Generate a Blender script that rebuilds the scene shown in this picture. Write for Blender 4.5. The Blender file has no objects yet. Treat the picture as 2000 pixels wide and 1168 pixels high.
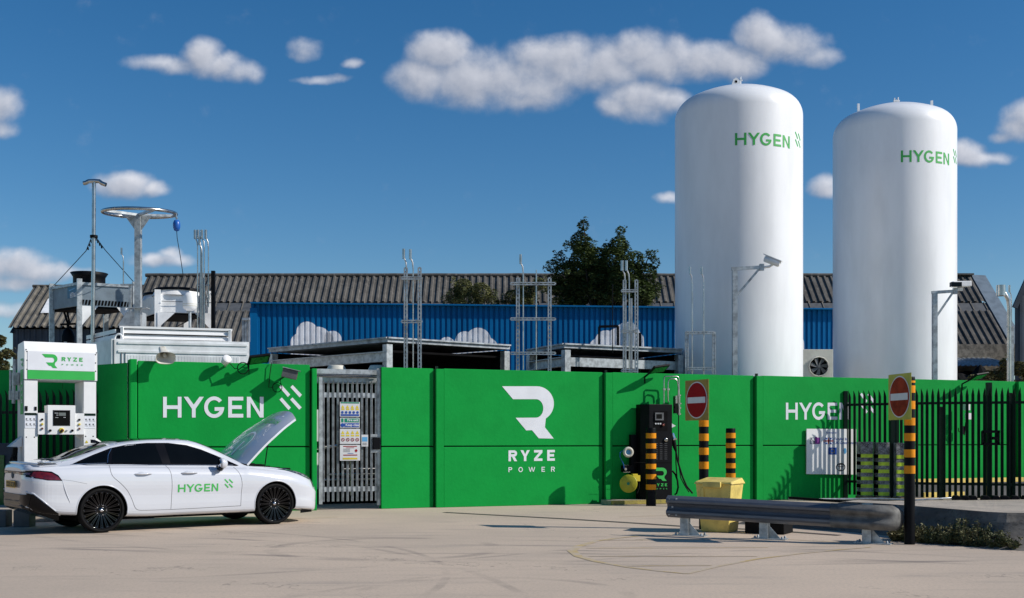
import bpy, bmesh, math, random
from mathutils import Vector, Matrix, noise
from mathutils.bvhtree import BVHTree
R = math.radians
random.seed(7)
scene = bpy.context.scene
COL = scene.collection
F_, HC, HY = 2215.0, 1.48, 855.0        # focal length in photo pixels, eye height, horizon row

# ---------------------------------------------------------------- camera
cam = bpy.data.cameras.new("Camera"); camo = bpy.data.objects.new("Camera", cam); COL.objects.link(camo)
camo.location = (0, 0, HC); camo.rotation_euler = (R(90), 0, 0)
cam.sensor_width = 36; cam.lens = 36*F_/2000; cam.shift_y = (HY-584)/2000
cam.clip_start = 0.1; cam.clip_end = 4000
scene.camera = camo
# ---------------------------------------------------------------- light
SUN_EL, SUN_PHI = 34.5, 11.0
S = Vector((math.cos(R(SUN_PHI))*math.cos(R(SUN_EL)), -math.sin(R(SUN_PHI))*math.cos(R(SUN_EL)), math.sin(R(SUN_EL))))
sun = bpy.data.lights.new("Sun", 'SUN'); suno = bpy.data.objects.new("Sun", sun); COL.objects.link(suno)
sun.energy = 4.6; sun.angle = R(0.5); sun.color = (1.0, 0.95, 0.88)
suno.rotation_euler = S.to_track_quat('Z', 'Y').to_euler(); suno.location = (20, -5, 30)
scene.view_settings.view_transform = 'Standard'; scene.view_settings.look = 'None'
scene.view_settings.exposure = 0.0; scene.view_settings.gamma = 1.0
SKY_STRENGTH = 0.095

# ---------------------------------------------------------------- node helpers
class NT:
    def __init__(s, tree): s.t = tree; s.n = tree.nodes; s.l = tree.links
    def new(s, typ, **kw):
        nd = s.n.new(typ)
        for k, v in kw.items(): setattr(nd, k, v)
        return nd
    def put(s, sock, v):
        if isinstance(v, bpy.types.NodeSocket): s.l.new(v, sock)
        else: sock.default_value = v
    def math(s, op, a, b=0.0, c=0.0, clamp=False):
        nd = s.new('ShaderNodeMath', operation=op, use_clamp=clamp)
        s.put(nd.inputs[0], a); s.put(nd.inputs[1], b); s.put(nd.inputs[2], c); return nd.outputs[0]
    def vec(s, op, a, b=(0,0,0)):
        nd = s.new('ShaderNodeVectorMath', operation=op); s.put(nd.inputs[0], a); s.put(nd.inputs[1], b)
        return nd.outputs['Value'] if op in ('DOT_PRODUCT','LENGTH','DISTANCE') else nd.outputs[0]
    def noise(s, v, scale, detail=4, rough=.55, dist=0.0):
        nd = s.new('ShaderNodeTexNoise'); s.put(nd.inputs['Vector'], v)
        nd.inputs['Scale'].default_value = scale; nd.inputs['Detail'].default_value = detail
        nd.inputs['Roughness'].default_value = rough; nd.inputs['Distortion'].default_value = dist
        return nd.outputs['Fac']
    def mix(s, f, a, b, blend='MIX'):
        nd = s.new('ShaderNodeMix', data_type='RGBA', blend_type=blend); nd.clamp_result = False
        s.put(nd.inputs[0], f); s.put(nd.inputs[6], a); s.put(nd.inputs[7], b); return nd.outputs[2]
    def ramp(s, f, lo, hi, a=0.0, b=1.0):
        nd = s.new('ShaderNodeMapRange', clamp=True, interpolation_type='SMOOTHSTEP'); s.put(nd.inputs[0], f)
        nd.inputs[1].default_value = lo; nd.inputs[2].default_value = hi
        nd.inputs[3].default_value = a; nd.inputs[4].default_value = b; return nd.outputs[0]
def c4(c): return (c[0], c[1], c[2], 1.0)

# ---------------------------------------------------------------- world: sky with fair-weather clouds by direction
world = bpy.data.worlds.new("World"); scene.world = world; world.use_nodes = True
w = NT(world.node_tree); w.n.clear()
wout = w.new('ShaderNodeOutputWorld'); bg = w.new('ShaderNodeBackground'); w.l.new(bg.outputs[0], wout.inputs[0])
bg.inputs[1].default_value = SKY_STRENGTH
sky = w.new('ShaderNodeTexSky', sky_type='NISHITA'); sky.sun_disc = False
sky.sun_elevation = R(SUN_EL); sky.sun_rotation = R(90+SUN_PHI)
sky.air_density = 1.0; sky.dust_density = 0.3; sky.ozone_density = 3.5; sky.altitude = 200
CLOUDS = [  # azimuth/elevation tangents x2215 : centre, radii and density, measured from straight ahead at the horizon
 (-700,732,62,14,.6),(-640,728,55,16,.65),(-602,745,30,26,1.1),(-570,725,45,22,.95),(-525,712,36,18,.9),(-505,706,20,16,.8),
 (-402,760,34,20,.5),(-415,748,26,12,.35),(-372,700,50,10,.38),(-312,730,22,10,.3),
 (-140,752,44,34,1.3),(-125,760,30,24,1.3),(-175,702,50,32,1.1),(-60,700,90,44,1.15),(30,690,70,40,1.05),(60,742,60,28,1.0),(20,660,40,16,.9),(110,735,70,40,1.05),(185,728,60,42,1.05),(250,750,60,34,1.1),(300,738,70,36,1.0),
 (370,735,70,30,1.0),(430,735,60,30,1.0),(482,790,34,30,1.25),(505,775,40,34,1.1),(555,768,50,30,.95),(600,745,34,18,.75),(245,662,58,32,1.1),(205,650,32,20,1.0),(300,660,38,22,1.0),
 (-1000,650,36,28,1.0),(-1000,608,34,18,.8),(-757,492,46,22,1.1),(-742,500,26,18,1.1),(-705,484,30,14,.8),
 (-990,335,70,26,1.1),(-925,322,60,18,1.0),(-985,300,70,14,.9),(-860,322,50,12,.7),(-680,348,50,14,.95),(-668,360,20,12,1.0),(-980,250,50,14,.7),
 (305,465,26,9,.9),(612,492,26,18,1.0),(880,560,40,18,.95),(900,548,60,14,.9),(945,545,34,12,.7),(990,608,36,24,1.0),(1020,625,50,26,1.1),(960,590,26,12,.6),
 (1500,640,200,60,1),(1800,500,260,60,1),(-1500,560,240,60,1),(-1800,380,260,50,1),(-2600,700,300,90,1),(2700,560,300,80,1)]
grp = bpy.data.node_groups.new("cloud_field", 'ShaderNodeTree')
grp.interface.new_socket(name="P", in_out='INPUT', socket_type='NodeSocketVector')
grp.interface.new_socket(name="D", in_out='OUTPUT', socket_type='NodeSocketFloat')
g = NT(grp); gi = g.new('NodeGroupInput'); go = g.new('NodeGroupOutput')
P0 = gi.outputs[0]; acc = None
wob = g.vec('SCALE', g.vec('SUBTRACT', (lambda nd: (g.put(nd.inputs['Vector'], P0), nd.inputs['Scale'].__setattr__('default_value', .014), nd.inputs['Detail'].__setattr__('default_value', 3), nd.outputs['Color'])[-1])(g.new('ShaderNodeTexNoise')), (.5,.5,.5)))
wob.node.inputs['Scale'].default_value = 27
Pw = g.vec('ADD', P0, wob)
for (cu, cv, ru, rv, kk) in CLOUDS:
    q = g.vec('MULTIPLY', g.vec('SUBTRACT', Pw, (cu, cv, 0)), (1/(ru*1.28), 1/(rv*1.28), 0))
    v = g.math('SUBTRACT', kk, g.vec('DOT_PRODUCT', q, q))
    v = g.math('MAXIMUM', v, -1.0)
    acc = v if acc is None else g.math('SMOOTH_MAX', acc, v, .35)
n1 = g.noise(P0, .0175, 7, .58, .1)
n2 = g.noise(P0, .008, 3, .5)
g.put(go.inputs[0], g.math('ADD', acc, g.math('ADD', g.math('MULTIPLY', g.math('SUBTRACT', n1, .45), 1.55), g.math('MULTIPLY', g.math('SUBTRACT', n2, .5), .9))))
tc = w.new('ShaderNodeTexCoord'); sep = w.new('ShaderNodeSeparateXYZ'); w.l.new(tc.outputs['Generated'], sep.inputs[0])
yy = w.math('MAXIMUM', w.math('ABSOLUTE', sep.outputs[1]), .02)
comb = w.new('ShaderNodeCombineXYZ')
w.put(comb.inputs[0], w.math('MULTIPLY', w.math('DIVIDE', sep.outputs[0], yy), F_))
w.put(comb.inputs[1], w.math('MULTIPLY', w.math('DIVIDE', sep.outputs[2], yy), F_))
def field(v):
    nd = w.new('ShaderNodeGroup'); nd.node_tree = grp; w.put(nd.inputs[0], v); return nd.outputs[0]
d0 = field(comb.outputs[0]); d1 = field(w.vec('ADD', comb.outputs[0], (14, 20, 0)))
alpha = w.ramp(d0, -.50, 1.25)
alpha = w.math('MULTIPLY', alpha, w.ramp(sep.outputs[1], .03, .2))
shade = w.math('ADD', w.math('MULTIPLY', w.math('SUBTRACT', d0, d1), .34), .40, clamp=True)
K = 1.0/SKY_STRENGTH
ccol = w.mix(shade, (.24*K, .28*K, .37*K, 1), (.78*K, .79*K, .85*K, 1))
hsv = w.new('ShaderNodeHueSaturation'); w.l.new(sky.outputs[0], hsv.inputs['Color'])
hsv.inputs['Hue'].default_value = .500; hsv.inputs['Saturation'].default_value = 1.32; hsv.inputs['Value'].default_value = 1.0
final = w.mix(w.math('MULTIPLY', alpha, .93), hsv.outputs[0], ccol)
w.l.new(final, bg.inputs[0])

# ---------------------------------------------------------------- pixel/ray helpers (photo pixels -> points at a real distance)
def A(px, py, Y): return Vector(((px-1000)/F_*Y, Y, HC-(py-HY)/F_*Y))
def G(px, py, z=0.0):
    Y = (HC-z)*F_/(py-HY); return Vector(((px-1000)/F_*Y, Y, z))
WN = Vector((.373, -1, 0)).normalized()          # outward normal of the green wall (towards the forecourt)
WD = Vector((1, .373, 0)).normalized()
def wallY(px): return 24.61/(1-.373*(px-1000)/F_)
def WP(px, py, off=0.0):                           # pixel -> point on wall plane
    p = A(px, py, wallY(px)); return p + WN*off
def ray_plane(px, py, p0, n):
    d = Vector(((px-1000)/F_, 1, -(py-HY)/F_)); o = Vector((0, 0, HC))
    return o + d*((p0-o).dot(n)/d.dot(n))

# ---------------------------------------------------------------- objects
ROOT = {}
def frame(loc, rz=0.0): return Matrix.Translation(Vector(loc)) @ Matrix.Rotation(rz, 4, 'Z')
def tag(o, label, cat, group=None, kind=None):
    if label: o['label'] = label
    if cat: o['category'] = cat
    if group: o['group'] = group
    if kind: o['kind'] = kind
    return o
def thing(name, label, cat, loc=(0,0,0), rz=0.0, group=None):
    o = bpy.data.objects.new(name, None); COL.objects.link(o); o.empty_display_size = .2
    o.location = loc; o.rotation_euler = (0, 0, rz); ROOT[o.name] = frame(loc, rz)
    return tag(o, label, cat, group)
def basis(z, up=None):
    z = z.normalized(); up = up or (Vector((0,0,1)) if abs(z.z) < .95 else Vector((1,0,0)))
    x = up.cross(z).normalized(); y = z.cross(x); return x, y, z
class MB:
    def __init__(s, fr=None): s.v = []; s.f = []; s.mi = []; s.fr = fr; s.m = 0; s.sm = []; s.smooth = False
    def add(s, vs, fs):
        b = len(s.v)
        for p in vs:
            p = Vector(p); s.v.append(s.fr @ p if s.fr else p)
        for q in fs: s.f.append([b+i for i in q]); s.mi.append(s.m); s.sm.append(s.smooth)
    def box(s, c, d, rz=0.0, mat=None):
        M = Matrix.Rotation(rz, 3, 'Z') if mat is None else mat
        c = Vector(c); h = Vector(d)/2
        vs = [c + M @ Vector((sx*h.x, sy*h.y, sz*h.z)) for sx in (-1,1) for sy in (-1,1) for sz in (-1,1)]
        s.add(vs, [(0,1,3,2),(4,6,7,5),(0,4,5,1),(2,3,7,6),(0,2,6,4),(1,5,7,3)])
    def beam(s, a, b, w, h=None, up=None):        # rectangular bar from a to b
        a = Vector(a); b = Vector(b); h = h or w; x, y, z = basis(b-a, up)
        vs = [p + x*(sx*w/2) + y*(sy*h/2) for p in (a, b) for sx, sy in ((-1,-1),(1,-1),(1,1),(-1,1))]
        s.add(vs, [(3,2,1,0),(4,5,6,7),(0,1,5,4),(1,2,6,5),(2,3,7,6),(3,0,4,7)])
    def prism(s, poly, ext):                       # polygon (3d points) extruded by vector
        n = len(poly); ext = Vector(ext); vs = [Vector(p) for p in poly] + [Vector(p)+ext for p in poly]
        s.add(vs, [list(range(n))[::-1], list(range(n, 2*n))] + [(i, (i+1) % n, n+(i+1) % n, n+i) for i in range(n)])
    def poly(s, pts): s.add(pts, [list(range(len(pts)))])
    def tube(s, pts, r, n=8, caps=True, closed=False):
        pts = [Vector(p) for p in pts]; k = len(pts); rs = r if isinstance(r, (list, tuple)) else [r]*k
        sm = s.smooth; s.smooth = n > 5; vs = []; up = None
        for i, p in enumerate(pts):
            if closed: d = pts[(i+1) % k]-pts[i-1]
            else: d = pts[min(i+1, k-1)]-pts[max(i-1, 0)]
            if d.length < 1e-9: d = Vector((0,0,1))
            z = d.normalized()
            if up is None: x, y, _ = basis(z)
            else:
                x = (up - z*up.dot(z))
                x = x.normalized() if x.length > 1e-6 else basis(z)[0]
                y = z.cross(x)
            up = x
            for j in range(n):
                a = 2*math.pi*j/n; vs.append(p + (x*math.cos(a)+y*math.sin(a))*rs[i])
        fs = []
        for i in range(k if closed else k-1):
            for j in range(n):
                a, b = i*n+j, i*n+(j+1) % n; c, d = ((i+1) % k)*n+(j+1) % n, ((i+1) % k)*n+j
                fs.append((a, b, c, d))
        s.add(vs, fs); s.smooth = False
        if caps and not closed: s.add(vs[:n][::-1], [list(range(n))]); s.add(vs[-n:], [list(range(n))])
        s.smooth = sm
    def lathe(s, c, prof, n=32, axis=(0,0,1), smooth=True, caps=True):   # prof: (radius, height) pairs
        c = Vector(c); x, y, z = basis(Vector(axis)); vs = []
        for r, h in prof:
            for j in range(n):
                a = 2*math.pi*j/n; vs.append(c + z*h + (x*math.cos(a)+y*math.sin(a))*r)
        fs = [(i*n+j, i*n+(j+1) % n, (i+1)*n+(j+1) % n, (i+1)*n+j) for i in range(len(prof)-1) for j in range(n)]
        sm = s.smooth; s.smooth = smooth; s.add(vs, fs); s.smooth = False
        if caps:
            if prof[0][0] > 1e-4: s.add(vs[:n][::-1], [list(range(n))])
            if prof[-1][0] > 1e-4: s.add(vs[-n:], [list(range(n))])
        s.smooth = sm
    def grid(s, P, smooth=True, close_u=False):    # P[i][j] points
        a, b = len(P), len(P[0]); vs = [p for row in P for p in row]
        fs = [(i*b+j, i*b+j+1, ((i+1) % a)*b+j+1, ((i+1) % a)*b+j) for i in range(a if close_u else a-1) for j in range(b-1)]
        sm = s.smooth; s.smooth = smooth; s.add(vs, fs); s.smooth = sm
    def build(s, name, mat, parent=None, bevel=0.0, label=None, weld=False):
        mats = mat if isinstance(mat, (list, tuple)) else [mat]
        me = bpy.data.meshes.new(name); vs = s.v
        base = None
        if parent is not None:
            r = ROOT[parent.name]; inv = r.inverted(); vs = [inv @ p for p in vs]
        me.from_pydata([tuple(p) for p in vs], [], s.f)
        for m in mats: me.materials.append(m)
        me.polygons.foreach_set('material_index', s.mi); me.polygons.foreach_set('use_smooth', s.sm)
        me.update()
        bm = bmesh.new(); bm.from_mesh(me)
        if weld: bmesh.ops.remove_doubles(bm, verts=bm.verts, dist=1e-5)
        if weld or bevel: bmesh.ops.recalc_face_normals(bm, faces=bm.faces)
        if bevel:
            bmesh.ops.remove_doubles(bm, verts=bm.verts, dist=1e-6)
            es = [e for e in bm.edges if len(e.link_faces) == 2 and e.calc_face_angle(0) > .6]
            bmesh.ops.bevel(bm, geom=es, offset=bevel, segments=2, affect='EDGES', profile=.6, clamp_overlap=True)
        bm.to_mesh(me); bm.free()
        o = bpy.data.objects.new(name, me); COL.objects.link(o)
        if parent is not None:
            o.parent = parent; ROOT[o.name] = ROOT[parent.name]
        else: ROOT[o.name] = Matrix.Identity(4)
        if label: o['label'] = label
        return o
def copy_tree(o, parent=None):
    c = o.copy(); COL.objects.link(c)
    if parent: c.parent = parent
    for ch in list(o.children): copy_tree(ch, c)
    return c

# ---------------------------------------------------------------- materials
MATS = {}
def mat(name, col, rough=.6, metal=0.0, var=.12, vscale=3.0, bump=0.0, bscale=40.0, coat=0.0, col2=None, spec=.5, stretch=(1,1,1), emit=0):
    if name in MATS: return MATS[name]
    m = bpy.data.materials.new(name); m.use_nodes = True; t = NT(m.node_tree); b = t.n['Principled BSDF']
    tc = t.new('ShaderNodeTexCoord'); v = t.vec('MULTIPLY', tc.outputs['Object'], stretch)
    n = t.noise(v, vscale, 6, .6)
    c2 = col2 or tuple(x*(1-var*2.2) for x in col)
    t.l.new(t.mix(t.ramp(n, .35, .7), c4([min(1, x*(1+var*.5)) for x in col]), c4(c2)), b.inputs['Base Color'])
    b.inputs['Metallic'].default_value = metal; b.inputs['Specular IOR Level'].default_value = spec
    t.l.new(t.math('ADD', rough, t.math('MULTIPLY', t.math('SUBTRACT', t.noise(v, vscale*4, 3), .5), .18*rough), clamp=True), b.inputs['Roughness'])
    b.inputs['Coat Weight'].default_value = coat; b.inputs['Coat Roughness'].default_value = .04
    if bump:
        bp = t.new('ShaderNodeBump'); bp.inputs['Strength'].default_value = bump; bp.inputs['Distance'].default_value = .01
        t.l.new(t.noise(v, bscale, 4), bp.inputs['Height']); t.l.new(bp.outputs[0], b.inputs['Normal'])
    if emit:
        t.put(b.inputs['Emission Color'], c4(col)); b.inputs['Emission Strength'].default_value = emit
    MATS[name] = m; return m
M = lambda n: MATS[n]
mat('green', (.0035,.295,.047), .75, var=.045, spec=.12, vscale=1.3, bump=.35, bscale=14)
mat('lettering', (.74,.76,.80), .5, var=.03)
mat('green_letters', (.045,.42,.075), .5, var=.03)
mat('dark_green', (.002,.016,.009), .45, var=.2, spec=.2)
mat('white_paint', (.80,.80,.79), .35, var=.04, vscale=1.5)
mat('cream', (.62,.60,.52), .5, var=.08)
mat('white_tank', (.84,.85,.86), .36, var=.05, vscale=1.0, coat=.12, bump=.05, bscale=2.5, stretch=(1,1,.25))
mat('white_steel', (.85,.86,.86), .45, var=.09, vscale=2.0, bump=.06)
mat('galv', (.46,.49,.50), .42, metal=.5, var=.18, vscale=9, bump=.08, bscale=60)
mat('galv_gate', (.36,.39,.41), .4, metal=.5, var=.2, vscale=9)
mat('galv_dull', (.38,.42,.45), .6, metal=.35, var=.2, vscale=5)
mat('stainless', (.55,.52,.48), .25, metal=1.0, var=.12, vscale=6)
mat('blue_grey', (.20,.25,.29), .5, metal=.3, var=.1)
mat('black', (.0035,.004,.0055), .5, spec=.12, var=.2)
mat('black_matt', (.004,.004,.0045), .85, var=.2, spec=.1)
mat('rubber', (.006,.006,.0065), .7, spec=.15, var=.2, vscale=20)
mat('amber', (.74,.27,.006), .45, var=.1, vscale=5, spec=.2)
mat('blue_clad', (.0015,.135,.35), .5, spec=.12, var=.10, vscale=.8, stretch=(1,1,.15))
mat('mural', (.84,.85,.88), .6, var=.08, vscale=4)
mat('navy', (.022,.04,.065), .6, var=.15, vscale=1)
mat('bin', (.76,.58,.15), .5, var=.14, vscale=4, bump=.12, bscale=50)
mat('red', (.30,.004,.009), .5, var=.08, spec=.08)
mat('red_faded', (.32,.04,.015), .55, spec=.08, var=.25, vscale=3)
mat('sign_yellow', (.33,.21,.02), .5, var=.12)
mat('sign_yellow2', (.43,.42,.05), .5, var=.1)
mat('sign_white', (.62,.63,.64), .4, var=.04)
mat('yellow', (.66,.52,.03), .45, var=.1)
mat('hivis', (.58,.75,.03), .5, var=.15, vscale=6)
mat('blue_sign', (.012,.07,.34), .4, var=.05)
mat('light_blue', (.10,.34,.60), .4, var=.05)
mat('green_sign', (.0,.22,.12), .4, var=.05)
mat('linde_blue', (.015,.12,.22), .4, var=.05)
mat('srl_blue', (.01,.10,.42), .35, var=.05)
mat('purple', (.20,.02,.24), .5, var=.05)
mat('brick', (.33,.29,.23), .85, var=.25, vscale=6, bump=.5, bscale=25)
mat('wood', (.30,.19,.10), .8, var=.2, vscale=8)
mat('carpaint', (.58,.60,.645), .22, var=.012, vscale=1, coat=1.0)
mat('carglass', (.002,.003,.004), .03, var=.1, spec=.12)
mat('reel_lime', (.42,.40,.02), .45, var=.1)
mat('gloss_black', (.004,.004,.005), .12, var=.1, spec=.2)
mat('chrome', (.7,.7,.72), .12, metal=1.0, var=.05)
mat('tail_red', (.13,.006,.006), .12, var=.25, vscale=12, coat=1)
mat('plate_yellow', (.62,.33,.01), .4, var=.03)
mat('headlamp', (.25,.28,.32), .08, metal=.7, var=.3, vscale=14, coat=1)
mat('decal_white', (.95,.95,.96), .6, var=.0)
mat('seam', (.10,.10,.11), .6, var=.05)
mat('screen', (.004,.0045,.005), .15, var=.1, spec=.12)
mat('lcd', (.16,.18,.17), .3, var=.1)
mat('disp_green', (.03,.42,.07), .45, var=.03)
mat('rail_steel', (.135,.145,.165), .42, metal=.45, var=.08, vscale=4, stretch=(1,1,6))
mat('rail_end', (.15,.148,.14), .7, metal=.2, var=.22, vscale=5, bump=.12, bscale=18)
mat('plastic_grey', (.10,.105,.11), .6, var=.15)
mat('glass_green', (.02,.14,.03), .2, var=.2, vscale=12)
mat('leaf_dark', (.085,.115,.036), .55, var=.5, vscale=1.0, col2=(.045,.068,.022), spec=.3)
mat('leaf_mid', (.19,.19,.07), .6, var=.45, vscale=1.4, col2=(.07,.09,.035))
mat('leaf_dry', (.13,.115,.045), .7, var=.5, vscale=5, col2=(.05,.07,.02))
mat('bark', (.06,.045,.03), .9, var=.3)
def weathered(name, a, b, c, sc, stretch=(1,1,1), rough=.9, bump=.4, bsc=20):
    m = bpy.data.materials.new(name); m.use_nodes = True; t = NT(m.node_tree); bs = t.n['Principled BSDF']
    tc = t.new('ShaderNodeTexCoord'); v = t.vec('MULTIPLY', tc.outputs['Object'], stretch)
    x = t.mix(t.ramp(t.noise(v, sc, 8, .7), .38, .62), c4(a), c4(b))
    x = t.mix(t.ramp(t.noise(v, sc*6, 6, .75), .52, .68), x, c4(c))
    t.l.new(x, bs.inputs['Base Color']); bs.inputs['Roughness'].default_value = rough
    bp = t.new('ShaderNodeBump'); bp.inputs['Strength'].default_value = bump; bp.inputs['Distance'].default_value = .02
    t.l.new(t.noise(tc.outputs['Object'], bsc, 5, .7), bp.inputs['Height']); t.l.new(bp.outputs[0], bs.inputs['Normal'])
    MATS[name] = m; return m
weathered('asbestos', (.115,.107,.095), (.062,.058,.052), (.185,.17,.15), .8, (1,1,.6), bsc=9)
weathered('asbestos_light', (.17,.155,.13), (.095,.087,.072), (.25,.225,.185), .8, (1,1,.6), bsc=9)
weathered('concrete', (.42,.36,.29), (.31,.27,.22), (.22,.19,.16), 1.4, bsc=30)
weathered('kerb_shade_concrete', (.17,.155,.135), (.09,.08,.07), (.05,.045,.04), 1.6, (1,1,1.6), bsc=12)  # shade of the kerb face is put into this darker colour
weathered('yellow_edge', (.42,.34,.07), (.30,.25,.06), (.13,.11,.06), 3, bsc=30)
weathered('roadline', (.46,.33,.13), (.46,.38,.29), (.50,.42,.34), 2.2, bump=.1)
weathered('strip_paint', (.085,.06,.055), (.06,.07,.05), (.16,.13,.11), 2, (1,1,1), bump=.2)
weathered('red_ground', (.17,.09,.075), (.13,.08,.07), (.22,.17,.15), 2)
weathered('mirrorcloth', (.30,.30,.29), (.07,.06,.06), (.6,.6,.6), 5)

# ground: sun-bleached concrete with tyre marks, stains and fine streaks
def ground_mat():
    m = bpy.data.materials.new('forecourt'); m.use_nodes = True; t = NT(m.node_tree); b = t.n['Principled BSDF']
    tc = t.new('ShaderNodeTexCoord'); o = tc.outputs['Object']
    big = t.noise(o, .22, 5, .6); streak = t.noise(t.vec('MULTIPLY', o, (.22, 1.6, 1)), 1.7, 9, .72, .2)
    fine = t.noise(o, 26, 7, .8); mid = t.noise(o, 5, 6, .65)
    c = t.mix(t.ramp(big, .35, .68), c4((.565,.450,.345)), c4((.475,.385,.300)))
    c = t.mix(t.ramp(streak, .50, .74, 0, .6), c, c4((.30,.255,.22)))
    c = t.mix(t.ramp(mid, .56, .80, 0, .35), c, c4((.64,.52,.405)))
    c = t.mix(t.ramp(fine, .46, .66, 0, .55), c, c4((.31,.265,.225)))
    vor = t.new('ShaderNodeTexVoronoi', feature='DISTANCE_TO_EDGE'); t.put(vor.inputs['Vector'], t.vec('ADD', o, t.vec('MULTIPLY', (lambda nd: (t.put(nd.inputs['Vector'], o), nd.outputs['Color'])[1])(t.new('ShaderNodeTexNoise')), (1.4,1.4,0))))
    vor.inputs['Scale'].default_value = .28
    crack = t.math('MULTIPLY', t.ramp(vor.outputs['Distance'], .002, .007, 1, 0), t.ramp(t.noise(o, .5, 2), .5, .6, 0, .5))
    c = t.mix(crack, c, c4((.15,.13,.115)))
    # skid and tyre marks: rings of rubber around turning centres
    brk = t.ramp(t.noise(t.vec('MULTIPLY', o, (.5,1,1)), 1.1, 3), .38, .66)
    for (cx, cy, r, wd, k) in [(2.0,26.0,11.2,.085,.42),(2.15,26.3,13.1,.10,.34),(-4.5,-2.0,19.0,.09,.36),(-3.5,-4.0,19.4,.09,.36),
                               (3.0,38.0,22.6,.11,.36),(3.0,38.4,24.9,.11,.30),(-9.0,24.0,13.2,.08,.3),(-7.6,11.9,6.9,.07,.34),(-.2,10.7,1.3,.10,.3),
                               (-1.7,15.2,1.5,.14,.34),(8.0,4.0,12.0,.09,.26),(6.5,30.0,16.5,.1,.28),(-12,8,12.4,.08,.3),(0,46,31.5,.12,.3)]:
        d = t.math('ABSOLUTE', t.math('SUBTRACT', t.vec('DISTANCE', o, (cx, cy, 0)), r))
        c = t.mix(t.math('MULTIPLY', t.ramp(d, wd*.35, wd, k, 0), brk), c, c4((.115,.105,.10)))
    far = t.ramp(t.vec('LENGTH', o), 60, 140)
    c = t.mix(far, c, c4((.10,.11,.06)))
    t.l.new(c, b.inputs['Base Color']); b.inputs['Roughness'].default_value = .88; b.inputs['Specular IOR Level'].default_value = .3
    bp = t.new('ShaderNodeBump'); bp.inputs['Strength'].default_value = .35; bp.inputs['Distance'].default_value = .008
    t.l.new(t.noise(o, 60, 6, .75), bp.inputs['Height']); t.l.new(bp.outputs[0], b.inputs['Normal'])
    MATS['forecourt'] = m
ground_mat()

# ---------------------------------------------------------------- lettering
def band(cx, cy, rx, ry, a0, a1, t, n=14):
    out = []
    for i in range(n):
        q = []
        for a, k in ((a0+(a1-a0)*i/n, 0), (a0+(a1-a0)*(i+1)/n, 0), (a0+(a1-a0)*(i+1)/n, 1), (a0+(a1-a0)*i/n, 1)):
            q.append((cx+(rx-t*k)*math.cos(R(a)), cy+(ry-t*k)*math.sin(R(a))))
        out.append(q)
    return out
def rect(x0, y0, x1, y1): return [(x0,y0),(x1,y0),(x1,y1),(x0,y1)]
def letter(ch, x, w, t):
    if ch == 'H': P = [rect(0,0,t,1), rect(w-t,0,w,1), rect(t,.5-t/2,w-t,.5+t/2)]
    elif ch == 'E': P = [rect(0,0,t,1), rect(t,0,w,t), rect(t,1-t,w,1), rect(t,.5-t/2,w*.9,.5+t/2)]
    elif ch == 'Y':
        m = w/2; P = [rect(m-t/2,0,m+t/2,.42), [(0,1),(m-t/2,.42),(m,.42),(m,.62),(t*1.15,1)], [(w,1),(w-t*1.15,1),(m,.62),(m,.42),(m+t/2,.42)]]
    elif ch == 'N': P = [rect(0,0,t,1), rect(w-t,0,w,1), [(t,1),(t,1-t*1.5),(w-t,0),(w-t,t*1.5)]]
    elif ch == 'Z': P = [rect(0,1-t,w,1), rect(0,0,w,t), [(0,t),(t*1.3,t),(w,1-t),(w-t*1.3,1-t)]]
    elif ch == 'O': P = band(w/2,.5,w/2,.52,0,360,t,26)
    elif ch == 'G': P = band(w/2,.5,w/2,.52,40,360,t,24) + [rect(w*.52,.5-t,w-t*1.02,.5)] 
    elif ch in 'PR':
        r = .29; P = [rect(0,0,t,1), rect(t,1-t,w-r,1), rect(t,1-2*r,w-r,1-2*r+t)] + band(w-r,1-r,r,r,-90,90,t,12)
        if ch == 'R': P.append([(w-t*1.15,0),(w,0),(w*.72,.419),(w*.72-t*1.1,.419)])
    elif ch == 'W':
        q = w/4; P = []
        for k in range(4):
            a, b = (q*k, q*(k+1)); ya, yb = (1, 0) if k % 2 == 0 else (0, 1)
            P.append([(a-t*.45,ya),(a+t*.45,ya),(b+t*.45,yb),(b-t*.45,yb)])
    return [[(px+x, py) for px, py in q] for q in P]
def hygen():
    P = []; t = .178
    for ch, x, wd in (('H',0,.88),('Y',.985,.96),('G',1.96,.96),('E',3.11,.72),('N',4.0,.80)): P += letter(ch, x, wd, t)
    S4 = [[(6.08,1.46),(6.19,1.57),(6.63,1.10),(6.52,.97)],[(5.54,1.48),(5.65,1.59),(6.07,1.11),(5.96,.99)],
          [(5.56,.86),(5.67,.97),(6.10,.48),(5.99,.36)],[(6.07,.86),(6.18,.97),(6.62,.49),(6.50,.38)]]
    return P, S4
def rlogo():                                     # swooping R emblem, unit height, from its lower right foot
    arc = lambda cx, cy, rx, ry, a0, a1, n: [(cx+rx*math.cos(R(a0+(a1-a0)*i/n)), cy-ry*math.sin(R(a0+(a1-a0)*i/n))) for i in range(n+1)]
    pts = [(530,205)] + arc(785,333,126,128,90,-58,16) + [(845,507),(910,590),(800,588),(750,528),(707,530),(630,437)] + arc(780,368,53,68,-90,90,14) + [(610,300)]
    return [((x-530)/385, (590-y)/385) for x, y in pts]
def ryze(): return sum((letter(c, x, wd, .225) for c, x, wd in (('R',0,.79),('Y',1.10,.86),('Z',2.35,.77),('E',3.56,.70))), [])
def power(): return sum((letter(c, x, wd, .17) for c, x, wd in (('P',0,.76),('O',2.03,.90),('W',4.17,1.2),('E',6.75,.69),('R',8.7,.78))), [])
def put_polys(mb, polys, fn):
    for q in polys: mb.poly([fn(x, y) for x, y in q])
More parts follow.
